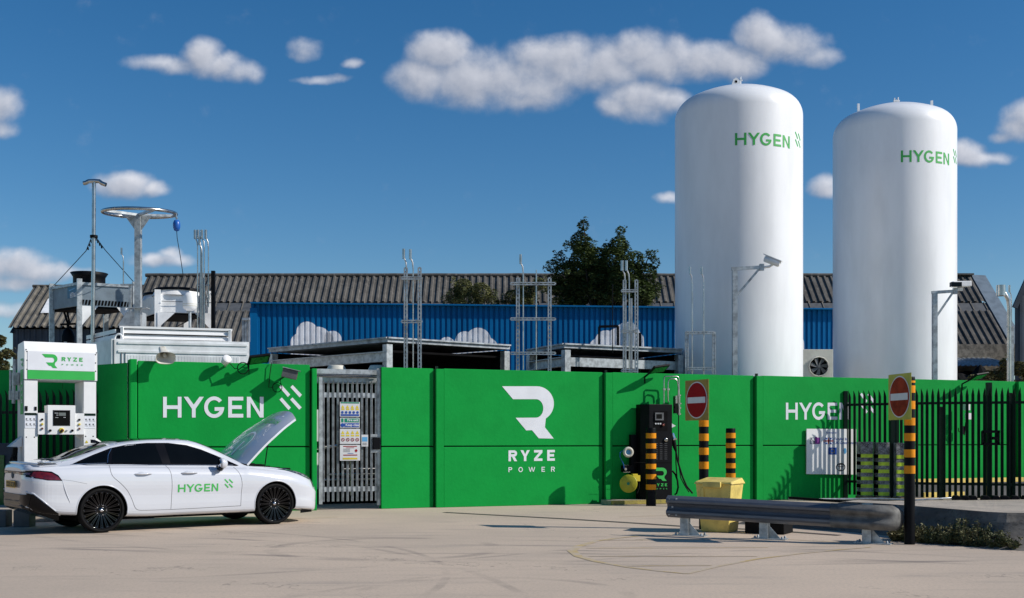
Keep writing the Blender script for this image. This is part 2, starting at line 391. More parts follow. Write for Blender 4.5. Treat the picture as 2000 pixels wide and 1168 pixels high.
def font_polys(text, size, mb, fn, bold=0.0):     # small print with the built-in face, height given in metres
    cu = bpy.data.curves.new('t', 'FONT'); cu.body = text; cu.size = 1.0; cu.offset = bold; cu.resolution_u = 2
    o = bpy.data.objects.new('t', cu); COL.objects.link(o); dg = bpy.context.evaluated_depsgraph_get()
    me = bpy.data.meshes.new_from_object(o.evaluated_get(dg)); k = size/.70
    mb.add([fn(v.co.x*k, v.co.y*k) for v in me.vertices], [list(p.vertices) for p in me.polygons])
    wdt = max([v.co.x for v in me.vertices] or [0])*k
    bpy.data.objects.remove(o); bpy.data.curves.remove(cu); bpy.data.meshes.remove(me); return wdt

# ================================================================ SETTING
gm = MB(); n = 24
xs = [-1500,-300,-80,-30,-15,0,15,30,80,300,1500]; ys = [-400,-60,-10,5,15,25,40,80,300,900,2500]
gm.grid([[Vector((x, y, 0)) for y in ys] for x in xs], smooth=False)
tag(gm.build('ground', M('forecourt')), None, None, kind='structure')

def strip_on_ground(pts, w, z): 
    m = MB(); L = []; Rr = []
    for i, p in enumerate(pts):
        d = (pts[min(i+1, len(pts)-1)]-pts[max(i-1, 0)]); d.z = 0; d.normalize(); nn = Vector((-d.y, d.x, 0))
        ww = w[i] if isinstance(w, list) else w
        L.append(Vector((p.x, p.y, z))+nn*ww/2); Rr.append(Vector((p.x, p.y, z))-nn*ww/2)
    m.grid([L, Rr], smooth=False); return m
mk = MB()
curve = [(1260,1046),(1215,1050),(1165,1057),(1128,1068),(1117,1076),(1130,1087),(1165,1097),(1225,1108),(1290,1116),(1342,1121)]
def addm(dst, src):
    for q, p in zip(src.f, src.mi): pass
    dst.add(src.v, src.f)
pp = [G(*c) for c in curve]
addm(mk, strip_on_ground(pp, [.05,.08,.10,.12,.13,.11,.09,.07,.05,.05], .004))
addm(mk, strip_on_ground([G(1342,1121),G(1400,1107),G(1480,1092),G(1560,1082),G(1640,1074),G(1700,1069)], .06, .0045))
for a, b in (((1170,1056),(1420,1053)),((1145,1071),(1500,1070)),((1150,1087),(1480,1087)),((1215,1106),(1390,1105)),((1210,1010),(1330,1006)),((1520,1053),(1650,1060)),((560,1014),(660,1010))):
    addm(mk, strip_on_ground([G(*a), G((a[0]+b[0])/2, (a[1]+b[1])/2), G(*b)], .035, .005))
tag(mk.build('road_marking', M('roadline')), None, None, kind='structure')
sp = strip_on_ground([G(868,1001), G(960,1006), G(1100,1013.5), G(1240,1022), G(1330,1028), G(1500,1036), G(1640,1046)], .16, .006)
tag(sp.build('drain_strip', M('strip_paint')), None, None, kind='structure')

# raised pavement at the right, sloping bank towards the forecourt
pv = MB(); rows_ = [[] for _ in range(7)]
KB = ((1440,1023,.05),(1500,1026,.06),(1560,1031,.08),(1640,1036,.10),(1700,1041,.12),(1760,1047,.14),(1820,1054,.16),(1880,1061,.2),(1905,1064,.3),(1925,1066,.45),(1945,1067.5,.7),(1965,1068.5,.95),(1985,1069,1.15),(2020,1070,1.3),(2100,1074,1.3),(2300,1088,1.3))
for px, yb, toe in KB:
    b = G(px, yb); k_ = max(0, min(1, (px-1450)/200)); z_ = .03+.43*k_*k_*(3-2*k_); j_ = noise.noise(Vector((px*.013, 0, 3)))
    w_ = max(0, min(1, (px-1890)/110)); nk = Vector((-.86+.6*w_,-.5-.45*w_,0)).normalized()
    z1 = z_*(.30 if toe < .5 else .5); z2 = z_*.72
    rows_[0].append(b+nk*(.10+toe*.35)); rows_[1].append(b+nk*(.03+toe*.1)+Vector((0,0,z1*.5))); rows_[2].append(b+Vector((0,0,z1)))
    rows_[3].append(b-nk*(.05+.03*j_)+Vector((0,0,z2))); rows_[4].append(b-nk*.12+Vector((0,0,z_)))
    rows_[5].append(b-nk*.5+Vector((.1,.5,z_*.98)))
    fy = wallY(min(px, 2200))-1.6; rows_[6].append(Vector(((px-1000)/F_*fy, fy, .006)))
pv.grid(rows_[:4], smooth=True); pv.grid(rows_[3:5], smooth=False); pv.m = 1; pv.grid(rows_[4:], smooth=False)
tag(pv.build('pavement', [M('kerb_shade_concrete'), M('concrete')]), None, None, kind='structure')

# ================================================================ GREEN PRECAST WALL
WH = 2.95
gw = thing('boundary_wall', 'long bright green panelled wall behind the forecourt with white emblem lettering', 'wall', (-2.7, 23.6, 0))
ang = math.atan2(.373, 1)
def panel(x0, x1, post=True, last=False):
    """one bay: an H-post proud at its left end, two slabs above each other tilted back to the next post"""
    p0 = Vector((x0, 24.61+.373*x0, 0)); p1 = Vector((x1, 24.61+.373*x1, 0)); pw = .17
    if post:
        m = MB(); c = p0 + WD*(pw/2); m.prism([c-WD*pw/2+WN*0, c+WD*pw/2+WN*0, c+WD*pw/2-WN*.3, c-WD*pw/2-WN*.3], (0,0,WH-.01)); m.build('wall_post', M('green'), gw, bevel=.008)
    q0 = p0+WD*(pw if post else 0)+WN*(-.004); q1 = p1-WD*.035-WN*.085
    for z0, z1 in ((0, 1.285), (1.31, WH)):
        m = MB(); m.prism([q0+Vector((0,0,z0)), q1+Vector((0,0,z0)), q1-WN*.14+Vector((0,0,z0)), q0-WN*.2+Vector((0,0,z0))], (0,0,z1-z0))
        m.build('wall_panel', M('green'), gw, bevel=.012)
    m = MB(); m.prism([q0-WN*.05, q1-WN*.02, q1-WN*.09, q0-WN*.09], (0,0,WH-.05)); m.build('joint_backing', M('black_matt'), gw)
    return q0, q1
def X(px): k = (px-1000)/F_; return 24.61*k/(1-.373*k)
bays = [(745,852),(852,1183),(1183,1478),(1478,1990),(1990,2400)]
surf = {}
for i, (a, b) in enumerate(bays): surf[i] = panel(X(a), X(b), post=(i > 0))
def on_bay(i, off=.004):
    q0, q1 = surf[i]; nn = Vector(((q1-q0).y, -(q1-q0).x, 0)).normalized(); p0 = q0+nn*off
    return lambda px, py: ray_plane(px, py, p0, nn)
f1 = on_bay(1)
zz = lambda u, v: f1(840+u/3.7675, 700+v/3.7675)
m = MB(); m.poly([zz(530+x*385, 590-y*385) for x, y in rlogo()]); m.build('painted_emblem', M('lettering'), gw)
m = MB(); put_polys(m, ryze(), lambda x, y: zz(577+x*80, 757-y*80-.012*x*80)); put_polys(m, power(), lambda x, y: zz(577+x*36, 837-y*36-.012*x*36)); m.build('painted_lettering', M('lettering'), gw)
f3 = on_bay(3); L, S4 = hygen(); m = MB()
put_polys(m, L+S4, lambda x, y: f3(1535+x*26.2, 819.5-y*33)); m.build('painted_lettering', M('lettering'), gw)
# cap line hooks between bays
m = MB()
for px in (855,1186,1481): p = WP(px, 0); p.z = WH+.02; m.box(p-WN*.08, (.05,.05,.06), ang)
m.build('lifting_hook', M('dark_green'), gw)

# left enclosure: front with lettering, side turning away
lw = thing('enclosure_wall', 'green walled enclosure behind the white car with white lettering and a shaded side', 'wall', (-7.4, 21.85, 0))
P0 = Vector((X(250), 24.61+.373*X(250), 0)); P1 = Vector((X(606), 24.61+.373*X(606), 0)); P2 = Vector((-9.25, 23.35, 0)); P3 = Vector((-14.5, 25.1, 0))
for z0, z1 in ((0, 1.285), (1.31, WH+.02)):
    m = MB(); a = P0+WD*.18; m.prism([p+Vector((0,0,z0)) for p in (a, P1-WN*.05, P1-WN*.3, a-WN*.3)], (0,0,z1-z0)); m.build('wall_panel', M('green'), lw, bevel=.012)
m = MB(); m.prism([P0+WD*.17-WN*.06, P1-WN*.09, P1-WN*.2, P0+WD*.17-WN*.2], (0,0,WH-.05)); m.build('joint_backing', M('black_matt'), lw)
m = MB(); m.prism([P0-WN*.05+WD*.02, P0+WN*.025+WD*.04, P0+WN*.025+WD*.165, P0-WN*.3+WD*.165, P0-WN*.3], (0,0,WH+.05)); m.build('wall_post', M('green'), lw, bevel=.02)
dn = (P2-P0).normalized(); nd = Vector((-dn.y, dn.x, 0)) 
m = MB(); m.prism([P0-WN*.06+dn*.02, P2, P2-nd*.2, P0-WN*.3], (0,0,WH-.02)); m.build('side_wall', M('green'), lw)
m = MB(); m.prism([P2+Vector((-.01,0,0)), P3, P3+Vector((0,.2,0)), P2+Vector((0,.2,0))], (0,0,WH-.05)); m.build('rear_wall', M('green'), lw)
fl = on_p = None
pl0 = P0+WD*.18+WN*.004; pln = Vector(((P1-WN*.05-pl0).y, -(P1-WN*.05-pl0).x, 0)).normalized()
fL = lambda px, py: ray_plane(px, py, pl0+pln*.004, pln)
m = MB(); L, S4 = hygen(); put_polys(m, L+S4, lambda x, y: fL(318.5+x*40.9, 815.5-y*40.5)); m.build('painted_lettering', M('lettering'), lw)
# gate jamb pilaster
m = MB(); a = Vector((X(609), 24.61+.373*X(609), 0)); b = Vector((X(618.5), 24.61+.373*X(618.5), 0))
m.prism([a+WN*.03, b+WN*.03, b-WN*.5, a-WN*.5], (0,0,WH-.06)); m.build('gate_jamb', M('green'), lw, bevel=.01)

# ================================================================ GATE
def pale(mb, p, d, nrm, w, h, z0=.06, depth=.03, tip=.14):
    """a W-section palisade pale standing at p: two flanges folded back, split tip curled outwards"""
    c = [p-d*w/2-nrm*depth*.6, p-d*w*.25, p, p+d*w*.25, p+d*w/2-nrm*depth*.6]; c[2] = p-nrm*depth*.5
    zs = [(z0, 1, 0), (h-tip, 1, 0), (h-tip*.5, .62, .012), (h, .04, .05)]
    rows = []
    for z, k, o in zs: rows.append([p+(q-p)*k+nrm*o+Vector((0,0,z)) for q in c])
    mb.grid(rows, smooth=False)
    mb.grid([[q-nrm*.005 for q in r] for r in rows], smooth=False)
gt = thing('palisade_gate', 'galvanised steel palisade gate in the opening of the green wall', 'gate', (-3.4, 23.4, 0))
ga = Vector((X(627), 24.61+.373*X(627), 0))-WN*.06; gb = Vector((X(742), 24.61+.373*X(742), 0))-WN*.06
for k in range(12):
    p = ga.lerp(gb, .05+.90*k/11); m = MB(); pale(m, p, WD, WN, .050, 2.68, .17, tip=.12); m.build('pale', M('galv_gate'), gt)
for z in (2.36, .42):
    m = MB(); m.beam(ga-WN*.04+Vector((0,0,z)), gb-WN*.04+Vector((0,0,z)), .05, .10); m.build('rail', M('galv'), gt)
m = MB(); m.box(ga+Vector((-.0,0,1.42)), (.07,.07,2.6), ang); m.build('gate_post', M('galv'), gt)
m = MB(); m.box(gb+Vector((0,0,1.5))-WN*.05, (.07,.07,2.85), ang); m.build('gate_post', M('galv'), gt)
lk = ray_plane(735, 866, ga, WN)
m = MB(); m.box(lk+WN*.02, (.14,.05,.24), ang); m.build('lock_box', M('black'), gt)
m = MB(); 
for dz in (.16,-.16): m.box(lk+Vector((0,0,dz))-WN*.01, (.24,.03,.06), ang)
m.build('lock_bracket', M('galv'), gt)
# signs on the gate
def gsign(px0, py0, px1, py1, name, label, draw, mt='sign_white'):
    c = ray_plane((px0+px1)/2, (py0+py1)/2, ga+WN*.045, WN); a = ray_plane(px0, py0, ga+WN*.045, WN); b = ray_plane(px1, py1, ga+WN*.045, WN)
    W_ = (b-a).dot(WD); H_ = a.z-b.z; t = thing(name, label, 'sign', c, ang, 'safety signs fixed to the gate')
    m = MB(); m.prism([c+WD*(-W_/2)+Vector((0,0,-H_/2)), c+WD*(W_/2)+Vector((0,0,-H_/2)), c+WD*(W_/2)+Vector((0,0,H_/2)), c+WD*(-W_/2)+Vector((0,0,H_/2))], -WN*.004); m.build('sign_plate', M(mt), t)
    def fn(u, v, o=.003): return c+WD*((u-.5)*W_)+Vector((0,0,(v-.5)*H_))+WN*o
    for nm, mtl, fnc in draw:
        m = MB(); fnc(m, fn, W_, H_); m.build(nm, M(mtl), t)
def rc(u0, v0, u1, v1, o=.003): return lambda m, fn, W_, H_: m.poly([fn(u0,v0,o), fn(u1,v0,o), fn(u1,v1,o), fn(u0,v1,o)])
def multi(*fs): return lambda m, fn, W_, H_: [f(m, fn, W_, H_) for f in fs]
def tri(u, v, s): return lambda m, fn, W_, H_: m.poly([fn(u-s/W_*.5,v,.004), fn(u+s/W_*.5,v,.004), fn(u,v+s*.9/H_,.004)])
def disc(u, v, r, o=.004): return lambda m, fn, W_, H_: m.poly([fn(u+r/W_*math.cos(a*math.pi/9), v+r/H_*math.sin(a*math.pi/9), o) for a in range(18)])
def ring(u, v, r, t=.012, o=.005): return lambda m, fn, W_, H_: [m.poly([fn(u+x/W_, v+y/H_, o) for x, y in q]) for q in band(0,0,r,r,0,360,t,18)]+[m.poly([fn(u+x/W_, v+y/H_, o) for x, y in [(-r*.7,r*.6),(-r*.55,r*.75),(r*.7,-r*.6),(r*.55,-r*.75)]])]
def txt(s, u, v, size): return lambda m, fn, W_, H_: font_polys(s, size, m, lambda x, y: fn(u+x/W_, v+y/H_, .0055), .02)
gsign(664, 785, 703, 814, 'safety_sign', 'top white notice on the gate with a green strip, yellow triangles and blue discs', [
 ('green_strip','green_sign', rc(.04,.90,.96,.985)), ('warning_triangles','yellow', multi(*[tri(.14+.24*k,.58,.07) for k in range(4)])),
 ('yellow_captions','yellow', multi(*[rc(.07+.24*k,.45,.23+.24*k,.55) for k in range(4)])),
 ('blue_discs','blue_sign', multi(*[disc(.12+.19*k,.29,.028) for k in range(5)])), ('blue_captions','blue_sign', rc(.04,.05,.96,.17))])
gsign(664.5, 816, 702.5, 835.5, 'fire_exit_sign', 'small green and blue Fire exit Keep clear sign on the gate', [
 ('green_band','green_sign', rc(.22,.54,.97,.94)), ('exit_pictogram','green_sign', rc(.05,.54,.17,.94)), ('blue_band','blue_sign', rc(.22,.06,.97,.46)),
 ('mandatory_disc','blue_sign', disc(.12,.26,.042)), ('lettering','lettering', multi(txt('Fire exit',.36,.66,.048), txt('Keep clear',.27,.17,.048)))])
gsign(664, 837.5, 703.5, 867, 'prohibition_sign', 'white notice on the gate with yellow triangles above four red prohibition rings', [
 ('warning_triangles','yellow', multi(*[tri(.14+.24*k,.66,.075) for k in range(4)])), ('yellow_captions','yellow', multi(*[rc(.06+.24*k,.50,.23+.24*k,.60) for k in range(4)])),
 ('prohibition_rings','red', multi(*[ring(.15+.235*k,.28,.036,.010) for k in range(4)]))])
gsign(664, 869, 703.5, 899.5, 'hazard_notice', 'lowest white notice on the gate with red text, a red diamond and yellow strip', [
 ('red_text','red', multi(rc(.16,.88,.84,.93), rc(.3,.80,.7,.83), lambda m, fn, W_, H_: m.poly([fn(.80,.51,.004), fn(.88,.63,.004), fn(.80,.75,.004), fn(.72,.63,.004)]), rc(.16,.32,.86,.38))),
 ('blue_text','blue_sign', rc(.38,.44,.66,.47)), ('yellow_strip','yellow', rc(.14,.07,.86,.18)), ('grey_text','plastic_grey', multi(*[rc(.16,.55+.06*k,.5,.57+.06*k) for k in range(4)]))])
gsign(706, 849, 719, 872, 'blue_notice', 'narrow white and blue notice right of the larger gate signs', [
 ('blue_panel','light_blue', rc(.1,.42,.9,.80)), ('grey_text','plastic_grey', multi(*[rc(.15,.12+.08*k,.8,.15+.08*k) for k in range(3)]))])
# behind the gate
tr = thing('cable_tray', 'galvanised cable tray crossing above the palisade gate', 'cable tray', (-3.3,23.9,2.6))
m = MB()
for dz, off in ((2.86,.35),(2.70,.5)):
    a = Vector((X(618),24.61+.373*X(618),dz))-WN*off; b = Vector((X(745),24.61+.373*X(745),dz))-WN*off
    m.beam(a, b, .03, .10)
    m.beam(a-WN*.25, b-WN*.25, .03, .10)
    for k in range(24): q = a.lerp(b, (k+.5)/24); m.beam(q, q-WN*.25, .012, .03)
m.build('tray', M('galv'), tr)
m = MB()
for k, dz in ((0,2.79),(1,2.76),(2,2.63)):
    a = Vector((X(618),24.61+.373*X(618),dz))-WN*(.38+.06*k); b = Vector((X(745),24.61+.373*X(745),dz))-WN*(.38+.06*k); m.tube([a, b], .018, 6)
m.build('cables', M('stainless'), tr)
sk = thing('shade_box_pipes', 'pipes behind the gate pales before an added black box standing in for shade', 'machinery', (-3.6,26.0,0))
m = MB(); m.box((-3.6,26.4,1.1),(3.6,1.6,2.2),ang); m.build('housing', M('black_matt'), sk)  # black box added so the shaded interior behind the gate stays dark
m = MB()
for k in range(5): m.tube([(-5+.3*k,25.2,.3+.12*k),(-2.4,26.0,.3+.12*k)], .03, 8)
for k in range(3): m.tube([(-4.2+.6*k,25.3,.2),(-4.2+.6*k,25.3,1.8)], .025, 8)
m.tube([(-4.6,25.1,.25),(-4.6,25.1,1.2),(-3.9,25.3,1.3)], .05, 8)
m.build('pipework', M('stainless'), sk)
m = MB(); m.box((-4.35,25.0,1.75),(.35,.2,.7),ang); m.box((-4.3,25.0,.75),(.25,.2,.8),ang); m.build('control_panel', M('white_steel'), sk)
for i, (px, py) in enumerate(((657,726),(738,727))):
    t = thing('fan_cowl', ('white conical fan cowl above the middle of the gate','white conical fan cowl by the right end of the gate')[i], 'fan', A(px,735,26.5), 0, 'fan cowls behind the gate')
    c = A(px, 738, 26.5); m = MB(); m.lathe(c, [(.36,-.1),(.34,0),(.19,.27),(.18,.29),(.16,.29),(.17,.2)], 28, caps=False); m.build('cowl', M('cream'), t)
    m = MB(); m.lathe(c+Vector((0,0,.2)), [(.02,0),(.165,.0)], 20, caps=False); m.build('fan_guard', M('black_matt'), t)

# ================================================================ THINGS FIXED TO THE WALLS
def floodlight(px, py, where, name_lab, left=True):
    c = where(px, py)+WN*.27; t = thing('floodlight', name_lab, 'floodlight', where(px, py), ang, 'floodlights on top of the green walls')
    tilt = Matrix.Rotation(ang,3,'Z') @ Matrix.Rotation(R(-24),3,'X') @ Matrix.Rotation(R(-9),3,'Y')
    m = MB(); m.box(c, (.42,.34,.045), mat=tilt); m.build('lamp_housing', M('black'), t, bevel=.012)
    m = MB(); m.box(c+tilt@Vector((0,-.005,-.026)), (.34,.25,.008), mat=tilt); m.build('lamp_glass', M('glass_green'), t)
    m = MB(); b = where(px-16, py+14)-WN*.02; m.beam(b, c+tilt@Vector((-.2,.1,-.02)), .03,.03); m.beam(b, b-Vector((0,0,.15)), .03,.03); m.build('bracket', M('black'), t)
fw = lambda i: (lambda px, py: ray_plane(px, py, surf[i][0], WN))
floodlight(502, 703, fL, 'black floodlight above the lettering beside the coiled cable')
floodlight(1276, 722, fw(2), 'black floodlight above the black fuel dispenser')
floodlight(1896, 736, fw(3), 'black floodlight above the dark palisade fence')
# horn loudspeaker
c = fL(320, 696)+WN*.26; t = thing('horn_speaker', 'beige horn loudspeaker above the left end of the green wall', 'loudspeaker', c)
ax = Vector((.40,-.72,-.57)).normalized(); x_, y_, z_ = basis(ax)
m = MB(); rows = []
for r, h in ((.062,-.26),(.07,-.10),(.105,.02),(.15,.09),(.162,.105),(.145,.08),(.085,.0),(.035,-.16)):
    row = []
    for j in range(33):
        a = 2*math.pi*j/32; sx = math.copysign(abs(math.cos(a))**.7, math.cos(a)); sy = math.copysign(abs(math.sin(a))**.7, math.sin(a))
        row.append(c+x_*sx*r*1.15+y_*sy*r*.85+z_*h)
    rows.append(row)
m.grid(rows); m.build('horn', M('cream'), t)
m = MB(); m.lathe(c, [(.001,.04),(.03,.03),(.035,-.04)], 14, axis=ax, caps=False); m.lathe(c-ax*.22, [(.001,-.04),(.05,-.035),(.066,0)], 18, axis=ax, caps=False); m.build('driver', M('cream'), t)
m = MB(); m.beam(c-ax*.1, fL(308,709)-WN*.05, .03,.02); m.build('bracket', M('black'), t)
# silver lamp with coiled cable
c = fL(440, 704)+WN*.20; t = thing('spot_lamp', 'small silver lamp with a coiled black cable above the green wall', 'lamp', c)
m = MB(); m.lathe(c, [(.03,-.1),(.075,-.09),(.085,-.02),(.09,.04),(.085,.05),(.0,.052)], 22, axis=(.5,-.6,.45)); m.build('lamp_head', M('white_paint'), t)
m = MB(); m.beam(c-Vector((0,0,.05)), fL(440,716)-WN*.03, .035,.03); m.build('bracket', M('galv'), t)
m = MB(); cc = fL(473, 720)+WN*.15; 
path = [c+Vector((.05,0,-.05)), fL(456,722)+WN*.25]+[cc+Vector((math.cos(a)*.11, -.01*a/6, math.sin(a)*.115)) for a in [math.pi+.35*k for k in range(38)]]+[fL(490,704)+WN*.1, fL(500,706)+WN*.1]
m.tube(path, .009, 6); m.build('cable', M('rubber'), t)
# infra-red flame detector / camera box with hanging cable
c = fL(561, 732)+WN*.28; t = thing('camera_box', 'grey boxed camera with a red lens face and hanging cable on the wall', 'camera', c)
tl = Matrix.Rotation(R(12),3,'Z') @ Matrix.Rotation(R(13),3,'Y')
m = MB(); m.box(c, (.30,.17,.17), mat=tl); m.build('camera_housing', M('plastic_grey'), t, bevel=.008)
m = MB(); m.box(c+tl@Vector((.02,-.01,.10)), (.36,.22,.012), mat=tl); m.build('sun_hood', M('galv_dull'), t)
m = MB(); m.box(c+tl@Vector((.153,0,0)), (.01,.14,.14), mat=tl); m.build('lens_window', M('tail_red'), t)
m = MB(); m.beam(c-tl@Vector((.1,0,.02)), c-WN*.30, .03,.03); m.build('bracket', M('black'), t)
m = MB(); cc = fL(540, 757)+WN*.10
m.tube([fL(530,708)+WN*.03, fL(529,712)+WN*.06, fL(526,735)+WN*.05, fL(524,757)+WN*.06]+[cc+Vector((math.cos(a)*.095,0,math.sin(a)*.095)) for a in [math.pi+.4*k for k in range(26)]]+[fL(545,742)+WN*.12, c-WN*.2], .008, 6); m.build('cable', M('rubber'), t)

# funded-by board
fb = lambda px, py, o=.0: ray_plane(px, py, surf[3][0]+WN*(.05+o), WN)
bd = thing('funding_board', 'white board headed FUNDED BY with flags and emblems on the green wall', 'sign', fb(1624,882))
m = MB(); m.prism([fb(1575.5,926), fb(1672.5,927), fb(1672.5,838), fb(1575.5,837.5)], -WN*.03); m.build('board', M('white_paint'), bd, bevel=.004)
Q = lambda u, v, o=.004: fb(1560+u/7.786, 830+v/7.786, o)
m = MB(); font_polys('FUNDED BY', .042, m, lambda x, y: Q(418,132)+WD*x+Vector((0,0,y))); font_polys('Funded by', .066, m, lambda x, y: Q(545,232)+WD*x+Vector((0,0,y)), .01)
font_polys('UK Government', .066, m, lambda x, y: Q(545,290)+WD*x+Vector((0,0,y)), .01); m.build('lettering', M('blue_sign'), bd)
def qr(u0, v0, u1, v1, o=.004): return [Q(u0,v1,o), Q(u1,v1,o), Q(u1,v0,o), Q(u0,v0,o)]
m = MB(); m.poly(qr(172,192,250,290)); m.build('navy_square', M('navy'), bd)
m = MB(); font_polys('UK', .062, m, lambda x, y: Q(178,238,.006)+WD*x+Vector((0,0,y)), .03); font_polys('RI', .062, m, lambda x, y: Q(178,286,.006)+WD*x+Vector((0,0,y)), .03); m.build('white_letters', M('lettering'), bd)
m = MB(); m.poly([Q(250,290),Q(326,290),Q(326,192),Q(282,192),Q(282,180),Q(250,180)]); m.build('purple_square', M('purple'), bd)
m = MB(); m.poly(qr(378,195,532,292)); m.build('union_flag', M('blue_sign'), bd)
m = MB()
for (a, b, c2, d2) in ((378,195,532,292),(378,292,532,195)): 
    dx, dy = 7, 9; m.poly([Q(a-0,b-dy if b>250 else b+dy,.005), Q(a+dx*1.5,b,.005), Q(c2,d2-dy if d2>250 else d2+dy,.005), Q(c2-dx*1.5,d2,.005)])
m.poly(qr(438,195,472,292,.0052)); m.poly(qr(378,226,532,261,.0052)); m.build('flag_white', M('lettering'), bd)
m = MB(); m.poly(qr(446,195,464,292,.0065)); m.poly(qr(378,234,532,253,.0065)); m.build('flag_red', M('red'), bd)
m = MB(); m.poly(qr(452,342,575,450)); m.build('european_flag', M('blue_sign'), bd)
m = MB()
for k in range(12):
    a = k*math.pi/6; u, v = 513+30*math.cos(a), 396+30*math.sin(a); m.poly([Q(u+5*math.cos(b*math.pi*2/5),v+5*math.sin(b*math.pi*2/5),.006) for b in range(5)])
m.build('flag_stars', M('yellow'), bd)
m = MB(); m.poly([Q(705+22*math.cos(a*math.pi/10),395+45*math.sin(a*math.pi/10)) for a in range(20)]); m.build('blue_oval', M('light_blue'), bd)
m = MB()
def ell(cu, cv, ru, rv, t): 
    for q in band(0,0,1,1,0,360,0,28): pass
    for i in range(28):
        a0, a1 = 2*math.pi*i/28, 2*math.pi*(i+1)/28
        m.poly([Q(cu+ru*math.cos(a0),cv+rv*math.sin(a0),.006), Q(cu+ru*math.cos(a1),cv+rv*math.sin(a1),.006), Q(cu+(ru-t)*math.cos(a1),cv+(rv-t)*math.sin(a1),.006), Q(cu+(ru-t)*math.cos(a0),cv+(rv-t)*math.sin(a0),.006)])
ell(640,640,70,62,9); ell(640,615,56,22,8); ell(640,636,22,56,8); m.build('oval_emblem', M('black'), bd)

# ================================================================ TANKS
def tank(px, ytop, wpx, Y, lab, tx0, tbase, cap, letters_px):
    X0 = (px-1000)/F_*Y; r = wpx/2/F_*Y*math.cos(math.atan((px-1000)/F_)); ztop = HC+(HY-ytop)/F_*(Y-r*.3)
    t = thing('storage_tank', lab, 'tank', (X0, Y, 0), 0, 'white gas storage tanks behind the wall')
    prof = [(r*.96,0),(r,.15)]; hd = r*.50; zc = ztop-hd
    prof += [(r, zc*k/6) for k in range(1,7)]
    # dished end: knuckle then crown
    kr = r*.34
    for i in range(1,9): a = R(90*i/8*.72); prof.append((r-kr+kr*math.cos(a), zc+kr*math.sin(a)))
    r1, z1 = prof[-1]
    for i in range(1,11):
        k = i/10; rr = r1*(1-k); prof.append((max(rr, .002), z1+(ztop-z1)*(1-(rr/r1)**2*1.0)))
    m = MB(); m.lathe((X0,Y,0), prof, 96); m.build('shell', M('white_tank'), t)
    return t, X0, Y, r, ztop
T1 = tank(1442, 162, 250, 30.1, 'nearer left white storage tank with green lettering and a lifting lug on its dome', 0,0,0,0)
T2 = tank(1746, 197, 243, 35.0, 'farther right white storage tank with green lettering and three small fittings on top', 0,0,0,0)
def tank_text(T, px0, py_top, py_bot, scale):
    t, X0, Y, r, zt = T; o = Vector((0,0,HC))
    def hit(px, py):
        d = Vector(((px-1000)/F_, 1)); a = d.dot(d); b = -2*d.dot(Vector((X0,Y))); cc = X0*X0+Y*Y-(r+.004)**2
        s_ = (-b-math.sqrt(max(b*b-4*a*cc, 0)))/(2*a); return s_
    s0 = hit(px0, 0); p0 = Vector(((px0-1000)/F_*s0, s0)); th0 = math.atan2(p0.x-X0, -(p0.y-Y)); zb = HC+(HY-py_bot)/F_*s0; h = (py_bot-py_top)/F_*s0
    m = MB(); L, S4 = hygen(); polys = []
    for q in L+S4:   # subdivide long horizontals so they follow the curve
        n = 1+int((max(p[0] for p in q)-min(p[0] for p in q))/.12)
        if n == 1 or len(q) != 4: polys.append(q); continue
        a, b, c, d = q
        lr = lambda p, s, k: (p[0]+(s[0]-p[0])*k, p[1]+(s[1]-p[1])*k)
        for i in range(n): polys.append([lr(a,b,i/n), lr(a,b,(i+1)/n), lr(d,c,(i+1)/n), lr(d,c,i/n)])
    fn = lambda x, y: Vector((X0+math.sin(th0+x*h*scale/r)*(r+.005), Y-math.cos(th0+x*h*scale/r)*(r+.005), zb+y*h))
    put_polys(m, polys, fn); m.build('painted_lettering', M('green_letters'), t)
tank_text(T1, 1435.5, 260, 284, 1.04); tank_text(T2, 1759.5, 294, 317, 1.0)
# fittings on the domes
t, X0, Y, r, zt = T1; c = Vector((X0-.1, Y-.2, zt-.01))
m = MB(); m.prism([c+Vector((-.13,0,0)), c+Vector((.13,0,0)), c+Vector((.07,0,.20)), c+Vector((0,0,.25)), c+Vector((-.07,0,.20))], (0,.05,0))
m.prism([c+Vector((-.13,.12,0)), c+Vector((.13,.12,0)), c+Vector((.05,.12,.2)), c+Vector((-.05,.12,.2))], (0,.04,0)); m.build('lifting_lug', M('white_steel'), t)
m = MB(); m.lathe(c+Vector((0,-.004,.14)), [(.035,0),(.035,.05)], 14, axis=(0,1,0)); m.build('lug_eye', M('black_matt'), t)
m = MB(); m.tube([c+Vector((.12,.05,0)), c+Vector((.12,.05,.18)), c+Vector((.17,.05,.2))], .03, 8); m.tube([c+Vector((.13,.05,.2)), c+Vector((.13,.05,.28))], .018, 6); m.build('relief_valve', M('white_steel'), t)
t, X0, Y, r, zt = T2
m = MB(); c = Vector((X0, Y-.2, zt-.03)); m.tube([c, c+Vector((0,0,.16))], .035, 8); m.tube([c+Vector((-.08,0,.12)), c+Vector((.1,0,.12))], .04, 8); m.tube([c+Vector((.06,0,.12)), c+Vector((.06,0,.24))], .02, 8); m.tube([c+Vector((-.05,0,.12)), c+Vector((-.05,0,.22))], .02, 8); m.build('relief_valve', M('white_steel'), t)
for dx in (-.62,.62):
    m = MB(); rr = abs(dx)*r; z = HC+(HY-(216 if dx<0 else 210))/F_*(Y)
    c = Vector((X0+dx*r, Y-.1, z-.12)); m.box(c+Vector((0,0,.13)), (.07,.05,.34)); m.build('lifting_bracket', M('white_steel'), t)

